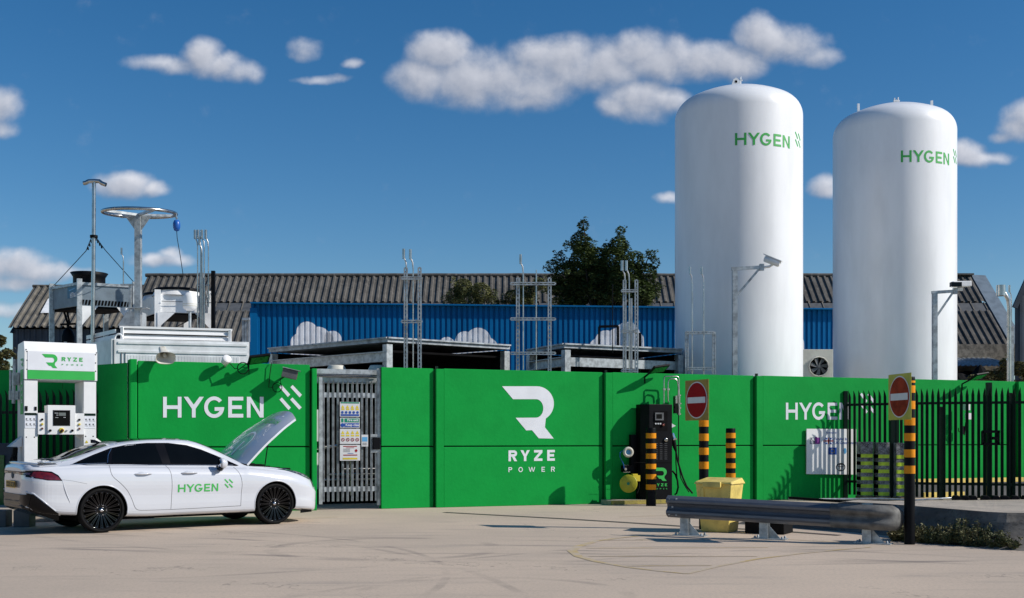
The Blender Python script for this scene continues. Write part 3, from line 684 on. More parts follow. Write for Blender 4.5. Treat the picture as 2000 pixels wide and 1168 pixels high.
# ================================================================ CAMERA POLES, VENTS AND FRAMES BEHIND THE WALL
def cam_pole(px, pbase, ptop, Y, arm, lab, black=False):
    b = A(px, pbase, Y); b.z = 0; top = A(px, ptop, Y).z; t = thing('camera_pole', lab, 'camera pole', b, 0, 'surveillance camera poles behind the wall')
    m = MB(); m.box(b+Vector((0,0,top/2)), (.12,.12,top)); m.build('pole', M('galv'), t)
    m = MB(); e = b+Vector((arm,0,top+.06)); m.beam(b+Vector((-.08,0,top+.02)), e, .07,.08); m.beam(b+Vector((.05,0,top-.62)), e+Vector((-.03,0,-.04)), .04,.05)
    m.box(e+Vector((.03,0,0)), (.10,.10,.16)); m.build('bracket_arm', M('galv'), t)
    return t, e
t, e = cam_pole(1435, 740, 527, 27.4, .62, 'galvanised pole with a white camera before the left tank')
m = MB(); ax = Vector((.72,-.35,-.36)).normalized(); c = e+Vector((.28,-.05,.14)); m.lathe(c, [(.075,-.2),(.085,-.19),(.085,.16),(.06,.2)], 18, axis=ax)
m.beam(c-ax*.22+Vector((0,0,.09)), c+ax*.26+Vector((0,0,.08)), .17,.02); m.build('camera_housing', M('white_steel'), t)
m = MB(); m.tube([e+Vector((.08,0,0)), e+Vector((.22,0,.02)), c-Vector((0,0,.08))], .03, 8); m.build('camera_mount', M('white_steel'), t)
t, e = cam_pole(1825.5, 745, 573, 30.6, .52, 'galvanised pole with a black-fronted camera before the right tank')
m = MB(); c = e+Vector((.12,-.05,.17)); m.beam(c-Vector((.22,.05,.0)), c+Vector((.3,.0,.02)), .17,.15, Vector((0,0,1))); m.build('camera_housing', M('white_steel'), t, bevel=.02)
m = MB(); m.beam(c+Vector((-.26,-.07,-.01)), c+Vector((.02,-.075,-.01)), .14,.12, Vector((0,0,1))); m.build('camera_window', M('gloss_black'), t)
m = MB(); m.box(e+Vector((.1,0,.05)), (.25,.08,.08)); m.build('camera_mount', M('white_steel'), t)

def slotted(mb, a, b, w, up=None):                 # punched channel: two lips and a web with slots
    a = Vector(a); b = Vector(b); L_ = (b-a).length; x, y, z = basis(b-a, up or (Vector((0,1,0)) if abs((b-a).normalized().z) > .5 else Vector((0,1,0))))
    for s_ in (-1, 1): mb.beam(a+x*s_*w*.34, b+x*s_*w*.34, w*.34, w*.5, up or Vector((0,1,0)))
    n_ = max(2, int(L_/.09))
    for k in range(n_+1):
        q = a.lerp(b, k/n_); mb.beam(q-z*.018, q+z*.018, w*.5, .006, up or Vector((0,1,0)))
def vent_tip(t, c, s=1.0, nm='vent_tip'):
    m = MB(); m.tube([c, c+Vector((-.015*s,0,.16*s)), c+Vector((-.05*s,0,.24*s)), c+Vector((-.06*s,0,.30*s))], .018*s, 8)
    m.tube([c+Vector((-.07*s,0,.24*s)), c+Vector((-.07*s,0,.48*s))], .036*s, 10); m.build(nm, M('stainless'), t)
def rods(t, items, Y):                             # (px, ytop, ybottom, with tip)
    for px, yt, yb, tip in items:
        a = A(px, yb, Y); b = A(px, yt, Y)
        if tip: b.z -= .48*tip
        m = MB(); m.tube([a, b], .016, 6); m.build('vent_rod', M('stainless'), t)
        if tip: vent_tip(t, b, tip)
def ladder(px0, px1, ytop, rungs, Y, lab, name='steel_scaffold', ext=(0,0), ybot=735, slant=0):
    base = A((px0+px1)/2, 0, Y); base.z = 0; t = thing(name, lab, 'steel frame', base, 0, 'galvanised vent frames standing above the wall')
    for px in (px0, px1):
        a = A(px, ybot, Y+slant*(px == px1)); b = A(px, ytop, Y+slant*(px == px1)); a.z = min(a.z, 2.6); m = MB(); slotted(m, a, b, .085); m.build('upright', M('galv'), t)
    for y in rungs:
        a = A(px0-ext[0], y, Y-.06); b = A(px1+ext[1], y+ (0 if not slant else 2), Y-.06+slant); m = MB(); slotted(m, a, b, .07, Vector((0,1,0))); m.build('rung', M('galv'), t)
    return t
t = ladder(792.5, 819.5, 523, (543,628), 25.0, 'tall narrow galvanised frame with two vents before the blue wall', ext=(8,4))
rods(t, [(794,486,720,.9),(807,487,720,.9)], 25.0)
t = ladder(1011.5, 1073.5, 543, (554,623,690), 26.2, 'wide galvanised frame with three crossbars and a single tipped vent', ext=(14,11))
rods(t, [(1022,497,722,.9),(1047.5,527,722,0)], 26.2)
t = ladder(1220, 1243, 547, (568,647,724), 27.0, 'narrow galvanised frame with twin vents before the big tree', ext=(6,2))
rods(t, [(1221,509,735,1.0),(1229,509,735,1.0)], 27.0)
m = MB(); a = A(1196.5,555,27.2); b = A(1196.5,690,27.2); m.tube([a,b], .012, 6); m.build('thin_rod', M('black'), t)
m = MB(); m.beam(A(1233,583,27.2), A(1233,735,27.2), .10,.05); m.build('flat_post', M('galv'), t)
t = ladder(1341.5, 1394.5, 648, (650,720), 27.3, 'low galvanised frame with two tall vents before the left tank')
rods(t, [(1352,521,735,.75),(1374.5,521,735,.75)], 27.4)
ic = thing('instrument_cabinet', 'grey cabinet with a black bracket on the canopy before the cloud mural', 'cabinet', A(1203,690,29.8))
m = MB(); m.beam(A(1170,638,29), A(1207,637,29), .06,.06); m.beam(A(1170,638,29), A(1170,676,29), .05,.05); m.beam(A(1207,637,29), A(1207,684,29), .06,.06); m.beam(A(1250,650,29), A(1250,684,29), .06,.06); m.build('bracket', M('black'), ic)
m = MB(); m.beam(A(1225,632,29.3), A(1225,684,29.3), .55,.3, Vector((1,0,0))); m.build('housing', M('white_steel'), ic, bevel=.03)
t = thing('vent_stack', 'thick bent silver vent beside a thin one at the right edge', 'vent', (13.6*1.0, 31.0, 0)); 
m = MB(); m.tube([A(1971,745,31), A(1971,600,31), A(1969,585,31), A(1962,573,31), A(1958,568,31)], .055, 10); m.tube([A(1955,578,31), A(1955,557,31)], .12, 14); m.build('stack_pipe', M('stainless'), t)
m = MB(); m.beam(A(1976,745,31.1), A(1976,637,31.1), .09,.09); m.beam(A(1964,638,31), A(1979,638,31), .05,.04); m.beam(A(1966,702,31), A(1979,702,31), .05,.04); m.build('support_channel', M('galv'), t)
rods(t, [(1975.5,557,700,.8)], 31.15)
# left cluster of vents
t = thing('vent_cluster', 'cluster of five slim silver vents rising beside a black post', 'vent', A(397,700,29), 0)
rods(t, [(386,449,690,.95),(392,449,650,.95),(399,449,690,.95),(394.5,462,650,.9),(407,449,600,.95)], 29)
m = MB(); m.beam(A(394,533,29.1), A(394,700,29.1), .11,.10); m.beam(A(384,557,29.05), A(409,557,29.05), .05,.03); m.build('support_channel', M('galv_dull'), t)
t = thing('black_post', 'plain black square post right of the slim vents', 'post', A(416,700,29)); m = MB(); m.beam(A(416.5,529,29), A(416.5,700,29), .095,.095); m.build('post', M('black'), t, bevel=.008)
t = thing('slim_vent', 'lone slim vent beside the ringed mast', 'vent', A(241,640,29)); rods(t, [(241,484,556,.7)], 29); 
m = MB(); m.beam(A(236,556,29), A(262,556,29), .06,.04); m.beam(A(254,556,29.05), A(254,650,29.05), .06,.06); m.build('bracket', M('galv'), t)

# T-shaped vent mast with guy wires
t = thing('vent_mast', 'tall silver mast with a forked tee top and guy wires', 'mast', A(183,668,27))
m = MB(); m.tube([A(181,680,27), A(182.5,520,27), A(183.5,356,27)], .046, 12); m.build('mast_tube', M('stainless'), t)
m = MB(); m.tube([A(163,358,26.9), A(168,357,26.9), A(173,354,26.9), A(184,353.5,27), A(194,354,27), A(199,358,27), A(207,361,27)], .050, 10); m.build('tee_head', M('stainless'), t)
m = MB(); m.tube([A(183,462,27), A(179,463,27.2), A(168,490,27.8), A(105,558,30)], .010, 5); m.tube([A(184,462,27), A(188,464,27.2), A(205,488,27.8), A(263,553,30)], .010, 5); m.build('guy_wire', M('black'), t)
m = MB(); 
for pts in (((181,462),(170,486)),((187,464),(200,482))):
    for k in range(4): q = A(pts[0][0]+(pts[1][0]-pts[0][0])*k/3.5, pts[0][1]+(pts[1][1]-pts[0][1])*k/3.5, 27.2+.15*k); m.tube([q, q+Vector((.01,0,-.07))], .02, 6)
m.lathe(A(183.3,462,27)-Vector((0,0,.03)), [(.09,0),(.09,.06)], 14, caps=False); m.build('shackles', M('black'), t)
# fall-arrest ring mast
t = thing('ring_mast', 'grey box mast carrying a large horizontal steel ring', 'mast', A(270,640,28))
m = MB(); m.beam(A(270,705,28), A(270,421,28), .145,.145, Vector((0,1,0))); m.build('mast_post', M('galv'), t)
m = MB(); c = A(272.5,417.5,28.0); rr = .87; z0 = c.z
m.tube([Vector((c.x+math.cos(a)*rr, 28.0+math.sin(a)*rr, z0+.02+math.sin(a)*rr*.065)) for a in [2*math.pi*k/44 for k in range(44)]], .042, 8, closed=True)
m.build('ring', M('stainless'), t)
m = MB()
for a in (0.5, 2.4, 3.9, 5.4): m.beam(Vector((c.x-.03,28,z0-.03)), Vector((c.x+math.cos(a)*rr, 28+math.sin(a)*rr, z0+math.sin(a)*rr*.065)), .06,.06)
for s_ in (-1,1): b_ = A(270,421,28); m.prism([b_+Vector((s_*.08,-.02,-.35)), b_+Vector((s_*.08,-.02,0)), b_+Vector((s_*.33,-.02,0))], (0,.04,0))
m.build('ring_arms', M('galv'), t)
m = MB(); m.box(A(270,602,27.93), (.5,.3,.02)); m.build('plate', M('galv'), t)
t = thing('safety_reel', 'blue fall-arrest reel hanging from the steel ring', 'safety reel', A(345,440,28))
m = MB(); rows = []; c = A(345,440,28)
m.lathe(c, [(.01,-.15),(.06,-.13),(.085,-.06),(.09,0),(.085,.06),(.06,.12),(.01,.14)], 20, axis=(0,0,1)); m.build('reel_case', M('srl_blue'), t)
m = MB(); m.tube([c+Vector((0,0,.12)), A(344,417,28)], .014, 6); m.lathe(c+Vector((0,0,.17)), [(.03,0),(.03,.03)], 10); m.build('hook', M('stainless'), t)
m = MB(); m.tube([c-Vector((0,0,.14)), A(346,465,28), A(352,500,28), A(358,540,28)], .009, 5); m.build('line', M('rubber'), t)

# ================================================================ BACKGROUND BUILDINGS
# long warehouse with ribbed fibre-cement roof
def ribbed_roof(x0, x1, Yr, Zr, Ye, Ze, pitch, amp, name, mtl, parent, nrow=6):
    m = MB(); n = int((x1-x0)/pitch); prof = [(0,0),(.52,0),(.62,1),(.88,1)]; cols = []
    for i in range(n):
        for u, h in prof: cols.append((x0+(i+u)*pitch, h))
    cols.append((x1, 0)); sl = Vector((0, Ye-Yr, Ze-Zr)); nr = Vector((0, sl.z, -sl.y)).normalized(); nr = nr if nr.z > 0 else -nr
    rows = []
    for k in range(nrow+1):
        row = []
        for x, h in cols:
            j = noise.noise(Vector((x*.9, k*3.1, 0)))*.02
            row.append(Vector((x, Yr+sl.y*k/nrow, Zr+sl.z*k/nrow)) + nr*(h*amp+j))
        rows.append(row)
    m.grid(rows, smooth=False); return m.build(name, mtl, parent)
wh = thing('warehouse', 'long warehouse with dark ribbed grey roof behind the blue container wall', 'building', (3, 58, 0))
Yr = 60.0; xl = (288-1000)/F_*Yr; xr = (1897-1000)/F_*Yr; zr = HC+315/F_*Yr
slope = Vector((0,-1,-.86)).normalized()
def at_run(t): return Yr-t, zr-.86*t
Y1, Z1 = at_run(1.85); Y1b, Z1b = at_run(2.45); Y2, Z2 = at_run(4.9)
r1 = ribbed_roof(xl, xr-.0, Yr, zr, Y1, Z1, .345, .075, 'roof', M('asbestos'), wh)
m = MB(); m.prism([(xl,Y1,Z1-.02),(xr,Y1,Z1-.02),(xr,Y1b,Z1b-.02),(xl,Y1b,Z1b-.02)], (0,.0,-.06)); m.m = 1
k = xl
while k < xr: m.beam((k,Y1,Z1+.01), (k,Y1b,Z1b+.01), .05,.03); k += .69
m.build('rooflight_strip', [M('plastic_grey'), M('asbestos_light')], wh)
ribbed_roof(xl, xr, Y1b, Z1b, Y2, Z2, .345, .075, 'lower_roof', M('asbestos'), wh)
m = MB(); m.tube([(xl-.1,Yr,zr+.06)]+[(xl+(xr-xl)*k/60, Yr, zr+.07+.02*noise.noise(Vector((k*.8,0,0)))) for k in range(61)], .10, 8); m.build('ridge_cap', M('asbestos'), wh)
Bk = 6.5
m = MB(); m.prism([(xl,Yr,zr-.06),(xr,Yr,zr-.06),(xr,Yr+4.9,Z2),(xl,Yr+4.9,Z2)], (0,0,-.08)); m.build('rear_roof', M('asbestos'), wh)
m = MB(); m.box(((xl+xr)/2, Yr, Z2/2-.1), (xr-xl-.1, 9.6, Z2-.2)); m.prism([(xl+.05,Y2+.1,Z2-.25),(xl+.05,Yr+4.8,Z2-.25),(xl+.05,Yr,zr-.2)], (.1,0,0)); m.prism([(xr-.15,Y2+.1,Z2-.25),(xr-.15,Yr+4.8,Z2-.25),(xr-.15,Yr,zr-.2)], (.1,0,0)); m.build('walls', M('navy'), wh)
# right barge board and corner
m = MB(); 
m.prism([(xr,Yr,zr+.10),(xr+.75,Yr-.0,zr+.06),(xr+.75+.0,Y2,Z2+.08),(xr,Y2,Z2+.12)], (0,.02,-.12)); m.build('barge_board', M('blue_grey'), wh)
m = MB(); m.box((xr-.6,Yr-.1,zr+.10),(1.3,.3,.08)); m.build('ridge_flashing', M('asbestos_light'), wh)
m = MB(); m.box((xr-4.0, Y2-.15, Z2-.45), (10,.4,1.3)); m.build('parapet', M('brick'), wh)
# lean-to below the parapet
ln = thing('lean_to', 'low corrugated lean-to roof right of the farther tank', 'lean-to', (22, 52, 0))
ribbed_roof(17.5, (1962-1000)/F_*53.5, 55.4, HC+172/F_*55.4-.35, 52.0, HC+140/F_*52, .24, .05, 'roof', M('galv_dull'), ln, 2)
m = MB(); m.box((20.5,54.5,2.2),(5,2,4.2)); m.build('walls', M('black_matt'), ln)
# left lower warehouse
lh = thing('shed', 'lower grey roofed shed with blue cladding at the far left', 'building', (-24, 58, 0))
xa = (66-1000)/F_*60; zr2 = HC+295/F_*60; ye, ze = 60-3.1, zr2-2.46
ribbed_roof(xa, xl+.4, 60, zr2, ye, ze, .36, .09, 'roof', M('asbestos_light'), lh, 4)
m = MB(); m.tube([(xa-.05,60,zr2+.03),(xl,60,zr2+.03)], .08, 8); m.build('ridge_cap', M('asbestos'), lh)
m = MB(); m.prism([(xa,60,zr2-.05),(xl,60,zr2-.05),(xl,63.1,ze),(xa,63.1,ze)], (0,0,-.08)); m.build('rear_roof', M('asbestos'), lh)
rl = lambda px, py, o=.12: ray_plane(px, py, Vector((0,60,zr2+o)), Vector((0,-2.46,3.1)).normalized())
m = MB(); a = rl(79,611); b = rl(98,611); c = rl(112,583); d = rl(94,583)
m.poly([a, b, c, d]); m.build('rooflight', M('white_steel'), lh)
m = MB(); xx = xa+.1; cols = []
while xx < xl+.3: cols += [(xx,0),(xx+.12,0),(xx+.16,.05),(xx+.26,.05)]; xx += .3
m.grid([[Vector((x, ye+.35-h, z)) for x, h in cols] for z in (0, ze-.05)], smooth=False); m.build('cladding', M('navy'), lh)
m = MB(); m.box(((xa+xl)/2, 60.2, ze/2-.1),(xl-xa-.2,5.8,ze-.3)); m.prism([(xa+.05,ye+.1,ze-.25),(xa+.05,63,ze-.25),(xa+.05,60,zr2-.1)], (.1,0,0)); m.build('walls', M('navy'), lh)
# right dark building
rb = thing('blue_grey_shed', 'tall dark blue ribbed shed cut by the right edge of the picture', 'building', (23, 50, 0))
m = MB(); Yb = 48; x0 = (1982-1000)/F_*Yb; z1 = HC+(855-597)/F_*Yb; cols = []; xx = x0
while xx < x0+14: cols += [(xx,0),(xx+.16,0),(xx+.2,.05),(xx+.32,.05)]; xx += .38
def rt(x): return z1+(x-x0)*2.3 if x-x0 < 2.2 else z1+2.2*2.3
m.grid([[Vector((x, Yb-h, 0)) for x, h in cols], [Vector((x, Yb-h, rt(x))) for x, h in cols]], smooth=False); m.build('cladding', M('navy'), rb)
m = MB(); m.prism([(x0+.05,Yb+.1,0),(x0+13.8,Yb+.1,0),(x0+17,Yb+6,0),((x0+.05)*(Yb+6)/Yb+.3,Yb+6,0)], (0,0,z1-.05)); m.build('walls', M('navy'), rb)
m = MB(); m.beam((x0-.05,Yb-.1,z1-.1), (x0+2.2,Yb-.1,z1+2.2*2.3-.05), .12,.2); m.build('barge_board', M('navy'), rb)

# blue profiled wall with painted clouds
bw = thing('blue_container', 'long blue ribbed metal wall painted with white clouds', 'container building', (1.3, 41, 0))
BA = A(490,585,40.0); BB = A(1862,599.7,42.2); bd_ = Vector((BB.x-BA.x, BB.y-BA.y, 0)); BL = bd_.length; bd_.normalize(); bn = Vector((bd_.y, -bd_.x, 0)); ztopb = (BA.z+BB.z)/2
def bprof(s):                                      # rib depth along the wall
    u = (s/.192) % 1.0
    return -.05*(0 if u < .52 else (u-.52)/.08 if u < .60 else 1 if u < .94 else (1-u)/.06)
breaks = []; k = 0
while k*.192 < BL: breaks += [k*.192, (k+.52)*.192, (k+.60)*.192, (k+.94)*.192]; k += 1
def BP(s, z, o=0): return Vector((BA.x, BA.y, 0))+bd_*s+Vector((0,0,z))+bn*(bprof(s)+o)
zt_ = lambda s: BA.z+(BB.z-BA.z)*s/BL
m = MB(); m.grid([[BP(s, 0) for s in breaks], [BP(s, zt_(s)-.1) for s in breaks]], smooth=False); m.build('cladding', M('blue_clad'), bw)
m = MB(); a = Vector((BA.x,BA.y,BA.z-.13)); b = Vector((BB.x,BB.y,BB.z-.13)); m.beam(a+bn*.03, b+bn*.03, .05,.30, Vector((0,0,1)).cross(bd_)); m.beam(Vector((BA.x,BA.y,0))+bn*.02+bd_*.1, Vector((BA.x,BA.y,BA.z-.3))+bn*.02+bd_*.1, .26,.06, bn); m.build('edge_trim', M('blue_clad'), bw)
m = MB(); q = Vector((BA.x,BA.y,0)); m.prism([q-bn*.1, q+bd_*BL-bn*.1, q+bd_*BL-bn*2.5, q-bn*2.5], (0,0,min(BA.z,BB.z)-.25)); m.build('container_body', M('blue_clad'), bw)
def cloud_mural(circs, ybase, gaps=()):
    """union of discs, cut at the ribs so the paint follows the metal"""
    m = MB(); f = lambda px, py: ray_plane(px, py, Vector((BA.x,BA.y,0)), bn)
    C = []
    for px, py, r in circs:
        p = f(px, py); s = (Vector((p.x,p.y,0))-Vector((BA.x,BA.y,0))).dot(bd_); C.append((s, p.z, r/F_*p.y))
    zb = f(circs[0][0], ybase).z; s0 = min(c[0]-c[2] for c in C); s1 = max(c[0]+c[2] for c in C)
    bs = sorted([s0, s1]+[b for b in breaks if s0 < b < s1]+[s0+(s1-s0)*i/160 for i in range(161)])
    def top(s):
        t = [c[1]+math.sqrt(max(c[2]**2-(s-c[0])**2, 0)) for c in C if abs(s-c[0]) < c[2]]
        return max(t) if t else zb
    G_ = [((Vector((f(px,0).x, f(px,0).y, 0))-Vector((BA.x,BA.y,0))).dot(bd_), w) for px, w in gaps]
    for a, b in zip(bs, bs[1:]):
        if b-a < 1e-4: continue
        if any(abs((a+b)/2-gp) < w_ for gp, w_ in G_): continue
        ta, tb = max(top(a+1e-5), zb), max(top(b-1e-5), zb)
        m.poly([BP(a+1e-6, zb, .006), BP(b-1e-6, zb, .006), BP(b-1e-6, tb, .006), BP(a+1e-6, ta, .006)])
    return m
m = cloud_mural([(600,649,21),(622,661,23),(585,668,17),(640,672,14),(632,665,20)], 700); m.build('painted_cloud', M('mural'), bw)
m = cloud_mural([(650,663,17),(652,668,14)], 700); 
m.build('painted_cloud', M('mural'), bw)
m = cloud_mural([(873,674,16),(908,666,19),(934,665,25),(955,676,16)], 705); m.build('painted_cloud', M('mural'), bw)
m = cloud_mural([(1168,678,17),(1184,667,22),(1208,664,24),(1225,654,25),(1240,664,18),(1246,673,12)], 705); m.build('painted_cloud', M('mural'), bw)
m = cloud_mural([(1545,672,26),(1530,676,14)], 705); m.build('painted_cloud', M('mural'), bw)

# ================================================================ STEEL CANOPIES
def canopy(corner, left, right, lab, Yc, Yl, Yr_):
    c = A(corner[0], corner[1], Yc); l = A(left[0], left[1], Yl); r = A(right[0], right[1], Yr_); h = c.z; l.z = r.z = h
    t = thing('steel_canopy', lab, 'canopy', (c.x, c.y, 0), 0, 'open steel canopies behind the wall'); far = l+r-c
    m = MB(); m.prism([c, r, far, l], (0,0,-.08)); m.build('roof_sheet', M('galv_dull'), t)
    for a, b in ((c, r), (l, c)):
        d = (b-a).normalized(); nn = Vector((d.y,-d.x,0))
        if nn.y > 0: nn = -nn
        m = MB(); m.beam(a+Vector((0,0,-.1))+nn*.02, b+Vector((0,0,-.1))+nn*.02, .20,.05, nn.cross(Vector((0,0,1)))); m.prism([a+nn*.05-Vector((0,0,0)), b+nn*.05, b-nn*.05, a-nn*.05], (0,0,.035)); m.build('fascia', M('galv_dull'), t)
        m = MB(); z0 = -.34
        for zz_, hh, ww in ((-.30,.02,.16),(-.52,.02,.16)): m.beam(a+Vector((0,0,zz_))-nn*.06, b+Vector((0,0,zz_))-nn*.06, hh,ww, nn.cross(Vector((0,0,1))))
        m.beam(a+Vector((0,0,-.41))-nn*.07, b+Vector((0,0,-.41))-nn*.07, .22,.012, nn.cross(Vector((0,0,1)))); m.build('edge_beam', M('galv'), t)
    for p in (c.lerp(far,.02), r.lerp(l,.02), l.lerp(r,.02), far.lerp(c,.03)):
        m = MB(); m.box((p.x,p.y,(h-.12)/2), (.16,.18,h-.14), math.atan2((r-c).y,(r-c).x)); m.build('column', M('galv'), t)
    m = MB(); m.prism([c.lerp(far,.04)-Vector((0,0,.3)), r.lerp(l,.04)-Vector((0,0,.3)), far.lerp(c,.04)-Vector((0,0,.3)), l.lerp(r,.04)-Vector((0,0,.3))], (0,0,.05)); m.build('ceiling_lining', M('black_matt'), t)
    m = MB(); m.prism([l.lerp(far,.02)-Vector((0,0,h)), far-Vector((0,0,h)), r.lerp(far,.02)-Vector((0,0,h)), far-Vector((0,0,h))+(c-far)*.02], (0,0,h-.10)); m.build('rear_shade_sheet', M('black_matt'), t)  # black sheet added to stand in for the shade under the canopy
    return t
canopy((757,661),(525,684),(996,677),'larger left steel canopy whose corner points at the gate', 26.2, 29.4, 28.4)
canopy((1102,673),(1030,680),(1332,685),'smaller right steel canopy left of the nearer tank', 27.7, 29.6, 29.4)
# fan unit between the tanks
fu = thing('condenser_fan', 'cream fan unit standing in the gap between the two tanks', 'fan unit', A(1597,735,31.5))
c = A(1597,716,33.5); m = MB(); m.box(c+Vector((0,.3,-.2)), (.92,.6,1.42)); m.build('casing', M('cream'), fu, bevel=.015)
m = MB(); m.lathe(c+Vector((.03,-.02,.0)), [(.31,-.0),(.30,.03),(.28,.03),(.27,-.02)], 12, axis=(0,-1,0), caps=False); m.build('fan_ring', M('cream'), fu)
m = MB(); m.lathe(c+Vector((.03,0,0)), [(.001,.005),(.29,.005)], 12, axis=(0,-1,0), caps=False); m.build('fan_opening', M('black_matt'), fu)
m = MB()
for k in range(7):
    a = k*2*math.pi/7; o = c+Vector((.03,-.015,0)); m.add([o+Vector((math.cos(a)*.05,0,math.sin(a)*.05)), o+Vector((math.cos(a-.12)*.25,-.0,math.sin(a-.12)*.25)), o+Vector((math.cos(a+.35)*.25,-.03,math.sin(a+.35)*.25)), o+Vector((math.cos(a+.9)*.06,-.02,math.sin(a+.9)*.06))], [(0,1,2,3)])
m.lathe(c+Vector((.03,-.02,0)), [(.05,0),(.04,.03)], 12, axis=(0,-1,0)); m.build('fan_blades', M('plastic_grey'), fu)

# ================================================================ WHITE CONTAINER AND COOLERS
wc = thing('plant_container', 'white plant container with a louvred top box above the green enclosure', 'container', (-7.8, 27, 0))
cA = A(217,661.5,25.6); cB = A(487,668,26.5); hz = (cA.z+cB.z)/2; cA.z = cB.z = hz; dv = (cB-cA).normalized(); nv = Vector((dv.y,-dv.x,0))
cL = A(150,672,27.6); cL.z = hz; lv = (cL-cA); lv.z = 0
m = MB(); m.prism([Vector((p.x,p.y,0)) for p in (cA, cB, cB+lv, cA+lv)], (0,0,hz)); m.build('container_body', M('white_steel'), wc, bevel=.01)
W_ = (cB-cA).length
def cf(s, z, o=.0): return cA+dv*s+Vector((0,0,z-hz))+nv*o
m = MB()
m.beam(cf(.15,hz-.28,.012), cf(W_-.05,hz-.28,.012), .05,.02, nv); m.beam(cf(.15,hz-.08,.012), cf(W_-.05,hz-.08,.012), .05,.02, nv); m.build('frame_rail', M('white_steel'), wc)
m = MB(); s = .32
while s < W_-.2: m.beam(cf(s,1.5,.006), cf(s,hz-.36,.006), .055,.012, nv); s += .065
m.build('ribbed_panel', M('white_steel'), wc)
m = MB(); 
for s in (.06,.22,.30): m.beam(cf(s,1.5,.008), cf(s,hz-.02 if s<.1 else hz-.3,.008), .018,.012, nv)
m.build('panel_joint', M('seam'), wc)
lb = thing('louvre_box', 'white louvred box on top of the plant container', 'louvre', (cA.x,cA.y,hz))
bh = .29; s0, s1 = .22, W_-.42
inn = lambda s, d, z: cA+dv*s-nv*d+Vector((0,0,z))
m = MB(); m.prism([inn(s0,.35,.015), inn(s1,.35,.015), inn(s1,2.1,.015), inn(s0,2.1,.015)], (0,0,bh-.03)); m.build('core', M('plastic_grey'), lb)
m = MB(); m.prism([inn(s0-.05,.25,bh-.02), inn(s1+.05,.25,bh-.02), inn(s1+.05,2.2,bh-.02), inn(s0-.05,2.2,bh-.02)], (0,0,.05)); m.build('top_sheet', M('white_paint'), lb)
for k in range(2):
    z = .03+.125*k; m = MB(); m.prism([inn(s0+.04,.23,z), inn(s0+.04,.30,z+.10), inn(s0+.04,.33,z+.10), inn(s0+.04,.26,z)], dv*(s1-s0-.08)); m.build('louvre_blade', M('white_paint'), lb)
    m = MB(); lu = lv.normalized(); p = cA+dv*(s0-.02)+Vector((0,0,z)); m.prism([p+lu*.3, p+lu*.3+Vector((0,0,.09)), p+lu*2.4+Vector((0,0,.09)), p+lu*2.4], -dv*.02); m.build('louvre_blade', M('white_paint'), lb)
for s in (s0, s1-.02):
    m = MB(); m.beam(inn(s+.01,.22,0), inn(s+.01,.22,bh), .06,.06); m.build('corner_post', M('white_paint'), lb)
m = MB(); c = A(232,667,25.75)-Vector((0,0,.02)); c.z = hz; m.tube([c+Vector((math.cos(a)*.09,0,math.sin(a)*.12)) for a in [math.pi*k/10 for k in range(11)]], .022, 8); m.build('lifting_eye', M('white_steel'), wc)

def sheetbox(name, pts, z0, z1, mt, parent, bevel=.0): m = MB(); m.prism([Vector((p.x,p.y,z0)) for p in pts], (0,0,z1-z0)); return m.build(name, M(mt), parent, bevel=bevel)
# left gas cooler
gc = thing('gas_cooler', 'blue-grey raised cooler with a black fan stack and blue logo panel', 'cooler', A(156,665,29))
a0 = A(155,556,29.0); b0 = A(263,561,29.6); c0 = A(101,560,29.95); z1c = a0.z; z0c = A(155,597,29.0).z; hgt = z1c-z0c
d0 = b0+(c0-a0); pts = [a0, b0, d0, c0]
sheetbox('casing', pts, z0c, z1c, 'blue_grey', gc, .01)
sheetbox('underside_coil', [p.lerp((a0+d0)/2, .06) for p in pts], z0c-.06, z0c+.01, 'black_matt', gc)
m = MB()
for a, b in ((a0,b0),(c0,a0)):
    m.beam(Vector((a.x,a.y,z1c+.03)), Vector((b.x,b.y,z1c+.03)), .07,.07)
m.build('top_rail', M('galv'), gc)
ed = (b0-a0); ed.z = 0; edn = ed.normalized(); en = Vector((edn.y,-edn.x,0))
m = MB()
for k in range(16):
    q = Vector((a0.x,a0.y,z0c+.03))+ed*((k+.6)/17)+en*.006; m.prism([q, q+edn*.05, q+edn*.075+Vector((0,0,.13)), q+edn*.025+Vector((0,0,.13))], en*.004)
m.build('slots', M('black_matt'), gc)
for p, sx in ((a0,1),(b0,-1),(c0,1),(d0,-1)):
    m = MB(); m.box((p.x,p.y,(z1c+.15)/2), (.12,.12,z1c+.15), R(30)); m.build('leg', M('galv'), gc)
for p, d in ((a0,edn),(b0,-edn)):
    q = Vector((p.x,p.y,z0c))+en*.03; m = MB(); m.prism([q, q+d*.45, q+d*.02-Vector((0,0,.55))], en*.015); m.build('gusset', M('white_steel'), gc)
cc = (a0+d0)/2+ (a0-d0)*.14; m = MB(); m.lathe((cc.x,cc.y,z1c+.01), [(.43,0),(.40,.10),(.40,.25),(.47,.36),(.45,.36),(.38,.25),(.38,.0)], 32, caps=False); m.build('fan_stack', M('black'), gc)
m = MB(); m.lathe((cc.x,cc.y,z1c+.20), [(.001,0),(.38,0)], 24, caps=False); m.build('fan_grille', M('black_matt'), gc)
cd = (a0-c0); cd.z = 0; cdn = cd.normalized(); cn = Vector((cdn.y,-cdn.x,0)); cn = cn if cn.y < 0 else -cn
lg = lambda px, py, o=.008: ray_plane(px, py, a0+cn*o, cn)
m = MB(); m.poly([lg(131.5,583.5), lg(149.5,581), lg(149.5,557), lg(131.5,560)]); m.build('logo_panel', M('linde_blue'), gc)
m = MB(); m.poly([lg(134,567,.012), lg(146,562,.012), lg(147,563.5,.012), lg(136,569,.012)]); m.build('logo_flash', M('light_blue'), gc)
